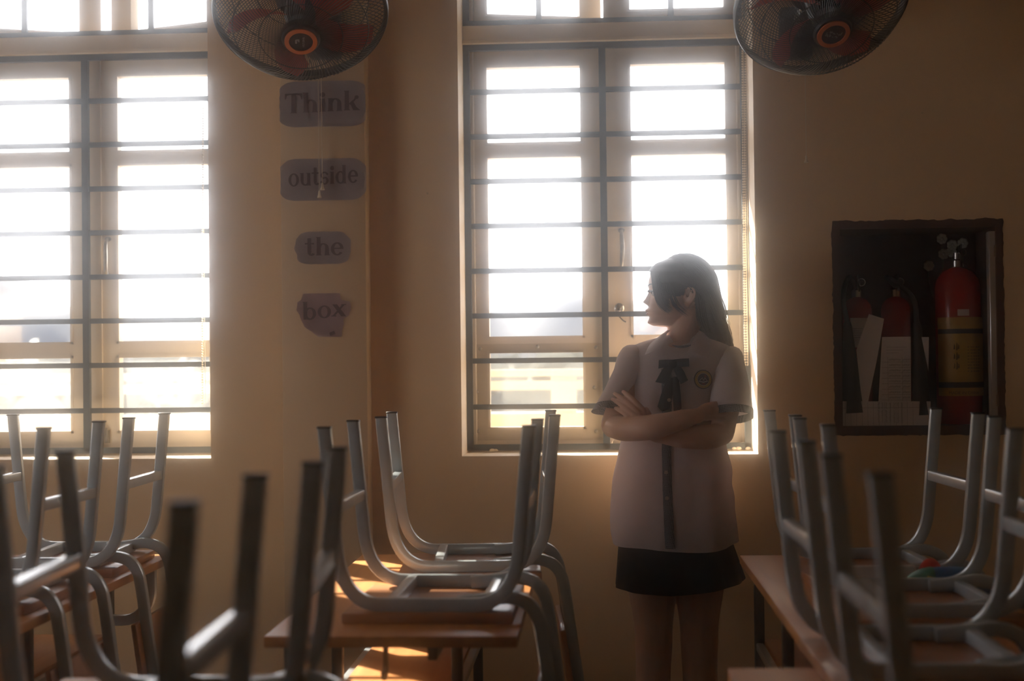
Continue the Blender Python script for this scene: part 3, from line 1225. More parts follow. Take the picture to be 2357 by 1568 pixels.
outer = ragged(bx0, bx1, 60, bz0, 0, 1) + ragged(bz0, bz1, 70, bx1, 1, 2) + ragged(bx1, bx0, 60, bz1, 0, 3) + ragged(bz1, bz0, 70, bx0, 1, 4)
inner = []
for x, z in outer:
    inner.append((min(max(x, NX0), NX1) if NX0 <= x <= NX1 else (NX0 if x < NX0 else NX1), min(max(z, NZ0), NZ1)))
vo = [bm.verts.new((x, WY - .0012, z)) for x, z in outer]
vi = [bm.verts.new((x, WY - .0012, z)) for x, z in inner]
for i in range(len(outer)):
    j = (i + 1) % len(outer)
    fs = []
    for v_ in (vo[i], vo[j], vi[j], vi[i]):
        fs.append(v_)
    try:
        bm.faces.new(fs)
    except ValueError:
        pass
bmesh.ops.remove_doubles(bm, verts=bm.verts, dist=1e-5)
tag(obj('trim_2', bm, M_niche, smooth=False), kind='structure')


def make_ext(x, y, r, h, label, big):
    root = empty('fire_extinguisher', (x, y, NZ0 + .002), 0, label, 'fire extinguisher', 'red extinguishers in the wall niche')
    bm = new()
    lathe(bm, [(.001, 0), (r * .93, 0), (r, .012), (r, h - r * .9), (r * .93, h - r * .55), (r * .72, h - r * .22), (r * .40, h - .004), (r * .30, h), (.001, h)], 32)
    obj('cylinder_body', bm, M_ext_red, root)
    bm = new()
    lathe(bm, [(.001, h - .004), (.017, h - .004), (.017, h + .02), (.012, h + .025), (.012, h + .045), (.001, h + .045)], 16)
    v = obj('valve', bm, M_chrome, root)
    bm = new()
    sweep(bm, smooth_path([(.01, 0, h + .045), (.0, -.02, h + .055), (-.005, -.075, h + .06)], 4), rrect(.016, .005, .002, 2), (1, 0, 0))
    sweep(bm, smooth_path([(.01, 0, h + .035), (.0, -.03, h + .035), (-.005, -.075, h + .02)], 4), rrect(.016, .005, .002, 2), (1, 0, 0))
    obj('grip_lever', bm, M_rubber, v)
    bm = new()
    tube(bm, [(.012 + .012 * math.cos(2 * PI * i / 16), -.02, h + .045 + .012 * math.sin(2 * PI * i / 16)) for i in range(16)], .0016, 5, closed=True)
    obj('safety_pin', bm, M_chrome, v)
    return root


ex1 = make_ext(at(1975, 800, 4.62).x, 4.63, .048, .41, 'small red extinguisher at the left end of the niche behind folded paper', False)
ex2 = make_ext(at(2064, 800, 4.62).x, 4.63, .048, .41, 'small red extinguisher in the middle of the niche with a written tag', False)
ex3 = make_ext(at(2207, 800, 4.62).x, 4.625, .074, .50, 'large red extinguisher with yellow label at the right of the niche', True)


def horn(root, px_top, px_bot0, px_bot1, py0, py1):
    ox_ = root.location
    a = at(px_top, py0, 4.545) - ox_
    b0, b1 = at(px_bot0, py1, 4.545) - ox_, at(px_bot1, py1, 4.545) - ox_
    c = (b0 + b1) / 2
    r = (b1 - b0).length / 2
    bm = new()
    path = [a.lerp(c, t) for t in (0, .05, .5, .95, 1)]
    sweep(bm, path, circ(1, 20), (0, 1, 0), scale=[.011, .014, .5 * (.014 + r), r * .97, r])
    h_ = obj('discharge_horn', bm, M_rubber, root)
    bm = new()
    top = Vector((0, -.01, .44))
    tube(bm, smooth_path([top, top + Vector((-.03, -.02, .03)), (a.x - .01, a.y + .01, a.z + .08), a], 6), .008, 10)
    obj('hose', bm, M_rubber, root)


horn(ex1, 1950, 1938, 1990, 742, 950)
horn(ex2, 2110, 2102, 2143, 742, 955)


def band(root, r, z0, z1, a0, a1, m, name, off=.0008):
    bm = new()
    R_ = [[(Vector(((r + o_) * math.cos(a), (r + o_) * math.sin(a), z))) for o_, z in ((0, z0), (off, z0), (off, z1), (0, z1))] for a in [a0 + (a1 - a0) * i / 24 for i in range(25)]]
    loft(bm, R_)
    return obj(name, bm, m, root)


A0, A1 = math.radians(200), math.radians(340)
zl = lambda py: at(2205, py, 4.55).z - (NZ0 + .002)
lb = band(ex3, .074, zl(912), zl(730), A0, A1, M_label, 'yellow_label', .0008)
band(ex3, .0748, zl(768), zl(757), A0 + .03, A1 - .03, M_navy, 'label_stripe', .0006).parent = ex3
band(ex3, .0748, zl(893), zl(880), A0 + .03, A1 - .03, M_navy, 'label_stripe', .0006)
band(ex3, .074, zl(727), zl(712), math.radians(255), math.radians(283), M_white_paper, 'price_sticker', .0008)


def bent_text(txt, size, z, r, m, parent, name):
    cu = bpy.data.curves.new('t', 'FONT')
    cu.body = txt
    cu.size = size
    cu.align_x = 'CENTER'
    to = bpy.data.objects.new('t', cu)
    col.objects.link(to)
    dg = bpy.context.evaluated_depsgraph_get()
    me = bpy.data.meshes.new_from_object(to.evaluated_get(dg))
    bpy.data.objects.remove(to)
    for v in me.vertices:
        a = -PI / 2 + v.co.x / r
        v.co = Vector((r * math.cos(a), r * math.sin(a), z + v.co.y))
    me.name = name
    me.materials.clear()
    return link(name, me, m, parent)


bent_text('MADE IN CHINA', .0135, zl(908), .0752, M_niche, ex3, 'label_text')
# small print and pictograms on the yellow label
bm = new()
for i in range(9):
    z = zl(800) - i * .0095
    a = -PI / 2 + .12
    for j in range(5):
        aa = a + j * .13
        ww = rnd.uniform(.05, .12)
        vv = [bm.verts.new((.0752 * math.cos(t), .0752 * math.sin(t), zz)) for t, zz in ((aa, z), (aa + ww, z), (aa + ww, z + .0022), (aa, z + .0022))]
        bm.faces.new(vv)
obj('small_print', bm, M_niche, ex3, smooth=False)
bm = new()
for k in range(3):
    z = zl(800) - k * .030
    for q in ((-.45, .012), (-.35, .018), (-.28, .010)):
        a = -PI / 2 + q[0]
        vv = [bm.verts.new((.0752 * math.cos(t), .0752 * math.sin(t), zz)) for t, zz in ((a, z - q[1] / 2), (a + .07, z - q[1] / 2), (a + .07, z + q[1] / 2), (a + .03, z + q[1]))]
        bm.faces.new(vv)
obj('pictograms', bm, M_niche, ex3, smooth=False)


def sheet(name, pts, Y, m, label, writing=None, group=None):
    """flat paper given by its corners as seen in the photograph at depth Y"""
    P = [at(px, py, Y) for px, py in pts]
    c = sum(P, Vector()) / len(P)
    root = empty(name, c, 0, label, 'paper', group)
    bm = new()
    plate(bm, [p - c for p in P], (0, 1, 0), .0006)
    obj('paper_leaf', bm, m, root, smooth=False)
    if writing:
        bm = new()
        for px, py, wd, kind in writing:
            q = at(px, py, Y) - c + Vector((0, -.0006, 0))
            s = .00142
            if kind == 'line':
                pts_ = [(0, 0), (wd * s, 0), (wd * s, .0007), (0, .0007)]
                bm.faces.new([bm.verts.new(q + Vector((x, 0, z))) for x, z in pts_])
            elif kind == 'vline':
                pts_ = [(0, 0), (.0006, 0), (.0006, -wd * s), (0, -wd * s)]
                bm.faces.new([bm.verts.new(q + Vector((x, 0, z))) for x, z in pts_])
            else:
                n = int(wd * 1.2)
                pa_ = [q + Vector((wd * s * i / n, 0, .0042 * math.sin(i * 2.3 + px) * (.4 + .6 * abs(math.sin(i * .9 + py))))) for i in range(n + 1)]
                if kind == 'vscrawl':
                    pa_ = [q + Vector(((p - q).z, 0, -(p - q).x)) for p in pa_]
                tube(bm, pa_, .0004, 3, cap=False)
        obj('handwriting', bm, M_scrawl, root, smooth=False)
    return root


wr = [(2040, 800 + i * 6.5, 45 - 9 * (i % 3), 'line') for i in range(3)] + [(2046, 828 + i * 12.5, 26, 'scrawl') for i in range(8)] + [(2078, 828 + i * 12.5, 16, 'scrawl') for i in range(8)] + [(2030, 834 + i * 12.5, 66, 'line') for i in range(8)] + [(2043, 822, 98, 'vline'), (2076, 822, 98, 'vline')]
sheet('paper_tag', [(2030, 776), (2096, 775), (2097, 924), (2022, 924)], 4.535, M_white_paper, 'white ruled sheet with handwriting on the middle extinguisher', wr, 'papers in the wall niche')
sheet('paper_tag', [(1957, 732), (1997, 732), (1990, 800), (1962, 800)], 4.568, M_white_paper, 'white printed sheet on the left extinguisher behind the folded paper', [(1963, 757 + i * 5, 22 - 4 * (i % 2), 'line') for i in range(5)], 'papers in the wall niche')
sheet('folded_paper', [(2000, 723), (2035, 734), (2018, 830), (1998, 926), (1984, 926), (1971, 806)], 4.528, M_white_paper, 'blank folded paper slanting between the two small extinguishers', None, 'papers in the wall niche')
wr = [(2022 + i * 9, 927, 14, 'vscrawl') for i in range(7)] + [(2022 + i * 9, 944, 28, 'vscrawl') for i in range(7)] + [(1945 + i * 13, 926, 58, 'vline') for i in range(13)] + [(1940, 940, 196, 'line')]
sheet('paper_tag', [(1940, 924), (2142, 924), (2142, 984), (1940, 984)], 4.522, M_white_paper, 'wide ruled sheet standing along the bottom of the niche', wr, 'papers in the wall niche')
sheet('paper_tag', [(2121, 776), (2138, 776), (2137, 855)], 4.532, M_white_paper, 'narrow white paper wedge beside the large extinguisher', None, 'papers in the wall niche')

# artificial flowers stuck in behind the large extinguisher
fx = at(2180, 800, 4.70)
fl = empty('flower_bunch', (fx.x, 4.714, NZ0 + .002), 0, 'dim white artificial flowers behind the large extinguisher', 'flowers')
for i, (px, py) in enumerate(((2168, 550), (2192, 564), (2216, 560), (2172, 585), (2190, 580), (2138, 612), (2206, 612))):
    q = at(px, py, 4.706) - fl.location
    bm = new()
    for k in range(7):
        a = k * 2 * PI / 7
        ball(bm, (q.x + .010 * math.cos(a), q.y, q.z + .010 * math.sin(a)), (.008, .005, .008), 8)
    ball(bm, q, (.007, .007, .007), 8)
    b_ = obj('blossom', bm, M_petal, fl)
    bm = new()
    tube(bm, smooth_path([(0, 0, 0), (q.x * .3, 0, q.z * .6), (q.x, q.y * .6, q.z * .9), q], 5), .0016, 5)
    obj('stem', bm, M_leaf, fl)

# aluminium stile of the niche door
a, b = at(2272, 528, 4.515), at(2292, 972, 4.515)
dr = empty('niche_door', (a.x + .012, 4.5, NZ0), 0, 'thin aluminium door edge at the right side of the niche', 'cabinet door')
bm = new()
box(bm, -.010, .014, .004, .034, .004, .605)
bevel(bm, .002, 1)
box(bm, -.015, -.010, .010, .02, .004, .60)
st = obj('door_stile', bm, M_alu, dr)
for py in (578, 922):
    z = at(2285, py, 4.5).z - NZ0
    bm = new()
    box(bm, .004, .0155, .000, .005, z - .018, z + .018)
    obj('hinge', bm, M_steel, st, smooth=False)


# ================================================================== the girl
GY = 4.20
girl = empty('person', (.22, GY, 0), 0, 'girl in white shirt and black skirt, arms crossed, looking left by the right window', 'person')
GO = Vector((.22, GY, 0))


def gobj(name, bm, m, parent=girl, **k):
    bmesh.ops.translate(bm, verts=bm.verts, vec=-GO)
    return obj(name, bm, m, parent, **k)


def limb(bm, pts, radii, n=18, flat=None, sub=5):
    """rounded tapering tube; flat = (direction, factor) squashes the section"""
    P = smooth_path(pts, sub)
    m = len(pts)
    rad = []
    for i in range(len(P)):
        t = i / sub
        k = min(int(t), m - 2)
        u = t - k
        u = u * u * (3 - 2 * u)
        rad.append(radii[k] * (1 - u) + radii[k + 1] * u)
    # round the ends
    t0, t1 = (P[0] - P[1]).normalized(), (P[-1] - P[-2]).normalized()
    Pe, re = [], []
    for k in (85, 60, 30):
        a = math.radians(k)
        Pe.append(P[0] + t0 * rad[0] * math.sin(a))
        re.append(rad[0] * math.cos(a))
    Pn, rn = [], []
    for k in (30, 60, 85):
        a = math.radians(k)
        Pn.append(P[-1] + t1 * rad[-1] * math.sin(a))
        rn.append(rad[-1] * math.cos(a))
    P = Pe + P + Pn
    rad = re + rad + rn
    ref = Vector(flat[0]) if flat else None
    rings = []
    prev = None
    for i, p in enumerate(P):
        t = (P[min(i + 1, len(P) - 1)] - P[max(i - 1, 0)]).normalized()
        if ref is not None:
            a = (ref - t * ref.dot(t)).normalized()
        elif prev is None:
            a = t.orthogonal().normalized()
        else:
            a = (prev - t * prev.dot(t)).normalized()
        prev = a
        b = t.cross(a)
        f = flat[1] if flat else 1
        rings.append([p + a * (rad[i] * f * math.cos(2 * PI * j / n)) + b * (rad[i] * math.sin(2 * PI * j / n)) for j in range(n)])
    loft(bm, rings)


def interp(tab, x):
    if x <= tab[0][0]:
        return tab[0][1]
    for a, b in zip(tab, tab[1:]):
        if x <= b[0]:
            t = (x - a[0]) / (b[0] - a[0])
            t = t * t * (3 - 2 * t) * .5 + t * .5
            return a[1] + (b[1] - a[1]) * t
    return tab[-1][1]


HC = at(1575, 748, GY)          # below the ear at chin height
HX, HZ = HC.x, HC.z


def hd(f, h, s):
    """head coordinates: forward, up from the chin, sideways (minus = towards the camera)"""
    return Vector((HX - f, GY + s, HZ + h))


FRONT = [(-.004, .070), (.0, .093), (.008, .104), (.022, .1035), (.035, .1045), (.045, .1055), (.059, .1035), (.075, .101), (.096, .099), (.112, .1025), (.119, .1045), (.134, .1035), (.150, .098), (.165, .088), (.180, .070), (.192, .042), (.199, .006)]
BACK = [(-.004, .015), (.0, .008), (.015, -.002), (.03, -.022), (.05, -.046), (.08, -.072), (.11, -.083), (.14, -.083), (.165, -.072), (.185, -.045), (.199, -.006)]
WIDE = [(-.004, .016), (.0, .026), (.010, .036), (.025, .047), (.045, .056), (.07, .063), (.10, .068), (.13, .071), (.155, .068), (.175, .055), (.190, .034), (.199, .004)]


def head_pt(h, th, off=0.):
    fr, bk, wd = interp(FRONT, h), interp(BACK, h), interp(WIDE, h)
    c = (fr + bk) / 2
    A = (fr - bk) / 2
    co, si = math.cos(th), math.sin(th)
    f = c + (A + off) * math.copysign(abs(co) ** .88, co)
    s = (wd + off) * math.copysign(abs(si) ** .88, si)
    d = 0.
    if co > 0 and off == 0:
        g = lambda hh, sh, ss: math.exp(-((h - hh) / sh) ** 2) * math.exp(-(s / ss) ** 2)
        d += .013 * g(.071, .008, .0085) + .009 * g(.082, .010, .0075) + .006 * g(.095, .012, .007) + .005 * g(.068, .007, .015)   # nose
        d += .0085 * g(.0455, .0042, .017) + .0080 * g(.035, .0045, .015) - .0035 * g(.0403, .0022, .02) - .002 * g(.026, .004, .015)  # lips
        d += .0045 * g(.009, .008, .016)                                                                                   # chin
        d -= .009 * math.exp(-((h - .097) / .011) ** 2) * math.exp(-((abs(s) - .032) / .015) ** 2)                          # eye sockets
        d += .003 * math.exp(-((h - .115) / .007) ** 2) * math.exp(-((abs(s) - .028) / .02) ** 2)                           # brow
        d += .004 * math.exp(-((h - .072) / .016) ** 2) * math.exp(-((abs(s) - .043) / .018) ** 2)                          # cheek
    return hd(f + d, h, s)


def lean(v):
    return v


body = new()
hs = [-.004 + .203 * (i / 110) for i in range(111)]
rings = [[head_pt(h, 2 * PI * j / 120) for j in range(120)] for h in hs]
loft(body, rings)
# ears
for sg in (-1, 1):
    e0 = lambda f, h, o_: hd(-.010 + f, .079 + h, sg * (.067 + o_))
    limb(body, [e0(.008, .010, -.002), e0(.006, .024, .006), e0(-.006, .029, .012), e0(-.016, .018, .015), e0(-.015, .0, .012), e0(-.006, -.014, .007), e0(.004, -.024, .003), e0(.010, -.018, -.002)], [.0035, .004, .0042, .0042, .004, .004, .0058, .004], 10, None, 4)
    limb(body, [e0(.004, -.016, -.001), e0(-.006, -.002, .004), e0(-.008, .014, .005)], [.006, .008, .006], 10, ((0, 1, 0), .5), 4)
    limb(body, [e0(.010, -.004, -.001), e0(.008, .002, .002)], [.004, .004], 8)
# neck and trunk
neck0, neck1 = hd(-.022, .045, 0), at(1572, 806, GY + .012)
limb(body, [hd(-.018, .055, 0), hd(-.006, .012, 0), at(1567, 775, GY + .005), neck1, at(1560, 850, GY + .02)], [.050, .046, .043, .047, .075], 24)
limb(body, [at(1556, 835, 4.225), at(1552, 930, 4.225), at(1550, 1060, 4.225), at(1550, 1200, 4.225)], [.085, .088, .078, .092], 28, ((1, 0, 0), 1.35))
# legs
for px, sg in ((1500, -1), (1607, 1)):
    hip = at(px + 4 * sg, 1215, 4.225)
    x = hip.x
    limb(body, [hip, Vector((x - .004 * sg, 4.225, .62)), Vector((x - .006 * sg, 4.22, .45)), Vector((x - .004 * sg, 4.235, .33)), Vector((x, 4.245, .22)), Vector((x, 4.25, .09)), Vector((x, 4.245, .05))], [.088, .076, .056, .052, .050, .034, .034], 22)
    limb(body, [Vector((x, 4.25, .045)), Vector((x + .01 * sg, 4.18, .035)), Vector((x + .015 * sg, 4.10, .025))], [.034, .036, .022], 14, ((0, 0, 1), .7))
# arms
SR, ER, WR = at(1462, 845, 4.205), at(1410, 988, 4.135), at(1607, 958, 4.035)
limb(body, [SR, SR.lerp(ER, .5) + Vector((-.002, 0, 0)), ER + Vector((0, 0, .012))], [.041, .041, .036], 20)
limb(body, [ER + Vector((0, .004, .006)), at(1440, 988, 4.055), at(1500, 985, 4.0), at(1560, 970, 4.005), WR], [.035, .037, .036, .029, .022], 20)
SL, EL, WL = at(1682, 850, 4.205), at(1664, 1003, 4.125), at(1481, 990, 4.052)
limb(body, [SL, SL.lerp(EL, .5), EL + Vector((0, 0, .012))], [.041, .042, .036], 20)
limb(body, [EL + Vector((0, .004, .004)), at(1630, 1008, 4.075), at(1575, 1006, 4.045), at(1520, 1000, 4.05), WL], [.034, .036, .035, .028, .022], 20)
# her left hand, laid on the right upper arm
kn = [at(1478, 944, 4.040), at(1469, 951, 4.034), at(1459, 957, 4.031), at(1448, 962, 4.034)]
tips = [at(1434, 903, 4.052), at(1414, 907, 4.058), at(1409, 920, 4.066), at(1416, 941, 4.070)]
for k in kn:
    limb(body, [WL, WL.lerp(k, .5) + Vector((0, -.004, .0)), k], [.016, .0135, .0095], 12)
for i, (k, t) in enumerate(zip(kn, tips)):
    d = t - k
    limb(body, [k, k + d * .42 + Vector((0, -.011, .003)), k + d * .75 + Vector((0, -.007, .002)), t], [.0090, .0082, .0074, .0062], 12)
th0 = WL + Vector((-.004, -.006, .012))
limb(body, [WL, at(1492, 972, 4.046), at(1492, 956, 4.046), at(1487, 944, 4.048)], [.014, .0120, .0092, .0075], 12)
# her right hand, tucked under the left upper arm
kr = [at(1640, 936, 4.085), at(1642, 944, 4.082), at(1643, 953, 4.082), at(1642, 962, 4.086)]
for i, k in enumerate(kr):
    limb(body, [WR, WR.lerp(k, .5), k], [.016, .014, .0095], 12)
    d = Vector((.055 - .006 * abs(i - 1), .028, -.004 * i + .006))
    limb(body, [k, k + d * .5 + Vector((0, -.004, 0)), k + d + Vector((0, .012, 0))], [.0088, .008, .0066], 12)
limb(body, [WR + Vector((0, 0, .006)), at(1622, 940, 4.06), at(1636, 934, 4.078), at(1650, 930, 4.092)], [.013, .012, .0095, .0075], 12)
bmesh.ops.translate(body, verts=body.verts, vec=-GO)
bmesh.ops.recalc_face_normals(body, faces=body.faces)
me = bpy.data.meshes.new('body')
body.to_mesh(me)
body.free()
tmp = bpy.data.objects.new('body_raw', me)
col.objects.link(tmp)
rm = tmp.modifiers.new('r', 'REMESH')
rm.mode = 'VOXEL'
rm.voxel_size = .0026
smo = tmp.modifiers.new('s', 'SMOOTH')
smo.factor = .5
smo.iterations = 3
dg = bpy.context.evaluated_depsgraph_get()
mb = bpy.data.meshes.new_from_object(tmp.evaluated_get(dg))
bpy.data.objects.remove(tmp)
for p in mb.polygons:
    p.use_smooth = True
mb.name = 'body'
mb.materials.clear()
link('body', mb, M_skin, girl)

# eye, lashes, brow, lips on the visible side (and their twins)
for sg in (-1, 1):
    bm = new()
    ball(bm, hd(.0855, .097, sg * .031), .0122, 16)
    ey = gobj('eye', bm, M_eye)
    bm = new()
    ball(bm, hd(.0935, .097, sg * .0325), (.0048, .0062, .0062), 12)
    bmesh.ops.translate(bm, verts=bm.verts, vec=-GO)
    ir = obj('iris', bm, M_hair, ey)
    bm = new()
    for i in range(16):
        t = i / 15
        s = sg * (.019 + .026 * t)
        f = .0985 - .35 * (t - .35) ** 2 * .05 - .006 * t
        b0 = hd(f, .0995 + .002 * math.sin(PI * t), s)
        tube(bm, smooth_path([b0, b0 + Vector((-.006, sg * .001, -.001)), b0 + Vector((-.0105, sg * .003 * t, .0025))], 3), .00045, 4, cap=False)
    tube(bm, smooth_path([hd(.098, .0995, sg * .019), hd(.0975, .1015, sg * .03), hd(.090, .0995, sg * .045)], 6), .0011, 6)
    gobj('eyelashes', bm, M_hair)
    bm = new()
    for i in range(40):
        t = i / 39
        b0 = hd(.1055 - .014 * t * t, .1165 + .004 * math.sin(PI * t * .8) + rnd.uniform(-.0015, .0015), sg * (.014 + .036 * t))
        tube(bm, [b0, b0 + Vector((.002 * t, sg * .006, .0015))], .0006, 3, cap=False)
    gobj('eyebrow', bm, M_hair)
bm = new()
for hh, rz, dz in ((.0452, .0038, 0), (.0352, .0044, 0)):
    pts = [hd(.1090 - .020 * abs(t) ** 2.2 + (.0015 if hh > .04 else .0), hh + (-.0022 * abs(t) if hh > .04 else .0022 * abs(t)), .021 * t) for t in [-1 + .1 * i for i in range(21)]]
    tube(bm, pts, .0036, 10, scale=[max(.15, 1 - abs(-1 + .1 * i) ** 2) for i in range(21)])
gobj('lips', bm, M_lip)

# ------------------------------------------------------------------ hair
bm = new()


def hairline(f, s):
    """lowest hair on the scalp for a place f along the head"""
    tab = [(-.12, .022), (-.055, .018), (-.034, .030), (-.026, .078), (-.016, .104), (.0, .108), (.008, .088), (.03, .083), (.054, .092), (.066, .122), (.082, .158), (.12, .172)]
    return interp(tab, f)


nh, nt_ = 60, 96
grid = []
for i in range(nh + 1):
    h = .015 + (.199 - .015) * i / nh
    grid.append([(head_pt(h, 2 * PI * j / nt_, .010 + .004 * (h > .12)), h) for j in range(nt_)])
V = {}
for i in range(nh):
    for j in range(nt_):
        quad = [(i, j), (i, (j + 1) % nt_), (i + 1, (j + 1) % nt_), (i + 1, j)]
        c = sum((grid[a][b][0] for a, b in quad), Vector()) / 4
        f, h, s = HX - c.x, c.z - HZ, c.y - GY
        if h > hairline(f, s) - .002:
            vs_ = []
            for k in quad:
                if k not in V:
                    V[k] = bm.verts.new(grid[k[0]][k[1]][0] + Vector((0, 0, .003 if k[0] > 50 else 0)))
                vs_.append(V[k])
            bm.faces.new(vs_)
top = [V[(nh, j)] for j in range(nt_)]
bm.faces.new(top)
# hair mass behind the ear and down the back
rows = []
for py, x0, x1, yc, dp in ((640, 1592, 1650, 4.20, .060), (680, 1593, 1656, 4.205, .064), (715, 1592, 1663, 4.215, .062), (745, 1593, 1672, 4.235, .055), (770, 1602, 1681, 4.255, .048), (795, 1622, 1690, 4.290, .038), (825, 1640, 1688, 4.325, .028), (870, 1636, 1680, 4.348, .022), (930, 1630, 1672, 4.352, .018), (985, 1634, 1664, 4.352, .012)):
    a, b = at(x0, py, yc), at(x1, py, yc)
    cx, hw = (a.x + b.x) / 2, (b.x - a.x) / 2
    rows.append([Vector((cx + hw * math.cos(2 * PI * j / 40), yc + dp * math.sin(2 * PI * j / 40), a.z)) for j in range(40)])
# finer rows
fine = []
for i in range(len(rows) - 1):
    for k in range(5):
        t = k / 5
        fine.append([rows[i][j].lerp(rows[i + 1][j], t) for j in range(40)])
fine.append(rows[-1])
for r_ in fine:
    c = sum(r_, Vector()) / 40
    for j in range(40):
        d = r_[j] - c
        r_[j] = c + d * (1 + .035 * math.sin(j * 5.1) + .02 * math.sin(j * 11.3 + 1))
loft(bm, fine)


def guide_strands(guides, count, r0, jit, fan=None):
    """strands between neighbouring guide curves"""
    for i in range(count):
        q = rnd.random() * (len(guides) - 1)
        k = min(int(q), len(guides) - 2)
        u = q - k
        off = Vector((rnd.gauss(0, jit), rnd.gauss(0, jit), rnd.gauss(0, jit)))
        g = []
        n = len(guides[k])
        for j in range(n):
            a, b = Vector(guides[k][j]), Vector(guides[k + 1][j])
            p = a.lerp(b, u)
            g.append(hd(*p) + off * (.35 + 1.0 * j / n))
        cut = rnd.uniform(.86, 1)
        P = smooth_path(g, 4)
        P = P[:max(4, int(len(P) * cut))]
        m = len(P)
        tube(bm, P, r0, 4, cap=False, scale=[1.0 if t < m * .6 else max(.12, 1 - (t - m * .6) / (m * .42)) for t in range(m)])


for sg in (-1, 1):
    S = sg
    # over the crown to the back and down
    guide_strands([
        [(.062, .176, S * .012), (.045, .172, S * .048), (.010, .150, S * .078), (-.020, .122, S * .083), (-.050, .085, S * .073), (-.082, .030, S * .050 + .008), (-.108, -.020, .012), (-.128, -.050, .050)],
        [(.050, .194, S * .010), (.028, .190, S * .045), (-.010, .170, S * .074), (-.045, .136, S * .080), (-.075, .090, S * .066), (-.097, .030, S * .045 + .01), (-.118, -.025, .022), (-.140, -.058, .060)],
        [(.030, .206, S * .006), (.0, .205, S * .030), (-.040, .190, S * .055), (-.074, .155, S * .062), (-.094, .105, S * .050), (-.108, .040, S * .030 + .012), (-.128, -.022, .03), (-.148, -.060, .070)],
        [(.010, .211, 0), (-.025, .208, S * .012), (-.062, .188, S * .022), (-.092, .150, S * .024), (-.103, .100, S * .018), (-.112, .045, S * .012 + .012), (-.131, -.018, .036), (-.152, -.060, .074)],
    ], 420, .0011, .0022)
    # swept from the parting to the temple, ending above the ear
    guide_strands([
        [(.078, .178, S * .006), (.070, .168, S * .036), (.048, .146, S * .064), (.020, .124, S * .077), (-.012, .112, S * .081), (-.040, .090, S * .078), (-.070, .045, S * .058)],
        [(.070, .186, S * .006), (.055, .180, S * .036), (.030, .162, S * .066), (.0, .138, S * .080), (-.030, .115, S * .080), (-.056, .085, S * .072), (-.082, .035, S * .052)],
    ], 220, .0011, .0018)
    # face-framing lock
    guide_strands([
        [(.084, .176, S * .004), (.095, .160, S * .022), (.094, .135, S * .042), (.091, .110, S * .052), (.086, .085, S * .058), (.077, .060, S * .063), (.062, .044, S * .066), (.044, .034, S * .068)],
        [(.082, .180, S * .006), (.088, .165, S * .030), (.084, .138, S * .056), (.080, .112, S * .064), (.075, .086, S * .068), (.066, .062, S * .070), (.052, .046, S * .070), (.034, .032, S * .070)],
        [(.076, .182, S * .008), (.074, .168, S * .040), (.064, .142, S * .066), (.059, .120, S * .072), (.056, .104, S * .074), (.053, .092, S * .074), (.049, .080, S * .074), (.045, .070, S * .074)],
    ], 230, .0010, .0026)
    # loose wisps across the cheek to behind the jaw
    guide_strands([
        [(.060, .178, S * .03), (.052, .148, S * .070), (.050, .112, S * .076), (.046, .080, S * .076), (.030, .052, S * .074), (.006, .032, S * .068), (-.014, .018, S * .060)],
        [(.052, .180, S * .03), (.040, .146, S * .074), (.036, .112, S * .078), (.034, .086, S * .077), (.024, .060, S * .075), (.006, .040, S * .070), (-.018, .024, S * .062)],
    ], 26, .0008, .003)
# behind the ear down to the collar
for S in (-1, 1):
    guide_strands([
        [(-.020, .112, S * .079), (-.030, .085, S * .079), (-.034, .055, S * .072), (-.038, .020, S * .060), (-.055, -.020, S * .045 + .01), (-.090, -.050, .045)],
        [(-.040, .120, S * .079), (-.050, .085, S * .074), (-.056, .050, S * .064), (-.062, .015, S * .052), (-.080, -.025, S * .035 + .015), (-.110, -.055, .055)],
    ], 200, .0011, .0024)
# flyaways along the back outline
for i in range(60):
    t = rnd.random()
    a = hd(-.085 - .02 * t, .12 - .10 * t, rnd.uniform(-.03, .03))
    d = Vector((.018 + .03 * rnd.random(), rnd.uniform(-.01, .03), -.08 - .05 * rnd.random()))
    tube(bm, smooth_path([a, a + d * .5 + Vector((.006, 0, .005)), a + d], 4), .0006, 3, cap=False)
gobj('hair', bm, M_hair, angle=70)

# ------------------------------------------------------------------ shirt
SY = 4.222
SH = [(1264, 1410, 1698, .120), (1230, 1405, 1696, .124), (1180, 1405, 1692, .124), (1110, 1408, 1685, .120), (1040, 1424, 1677, .114), (980, 1436, 1668, .114), (920, 1441, 1664, .119), (870, 1441, 1668, .116), (838, 1440, 1686, .104), (818, 1438, 1692, .090), (805, 1444, 1688, .074), (796, 1455, 1676, .060), (788, 1474, 1656, .052), (780, 1500, 1634, .049), (771, 1526, 1612, .048)]
ST = []
for py, xa, xb, dp in SH:
    a, b = at(xa, py, GY), at(xb, py, GY)
    ST.append((a.z, (a.x + b.x) / 2, (b.x - a.x) / 2, dp))


def st(z):
    if z <= ST[0][0]:
        return ST[0][1:]
    for a, b in zip(ST, ST[1:]):
        if z <= b[0]:
            t = (z - a[0]) / (b[0] - a[0])
            return tuple(a[k] + (b[k] - a[k]) * t for k in (1, 2, 3))
    return ST[-1][1:]


PW = 2.5


def shirt_front(x, z):
    cx, hw, dp = st(z)
    u = min(.999, abs(x - cx) / hw)
    return SY - dp * (1 - u ** PW) ** (1 / PW)


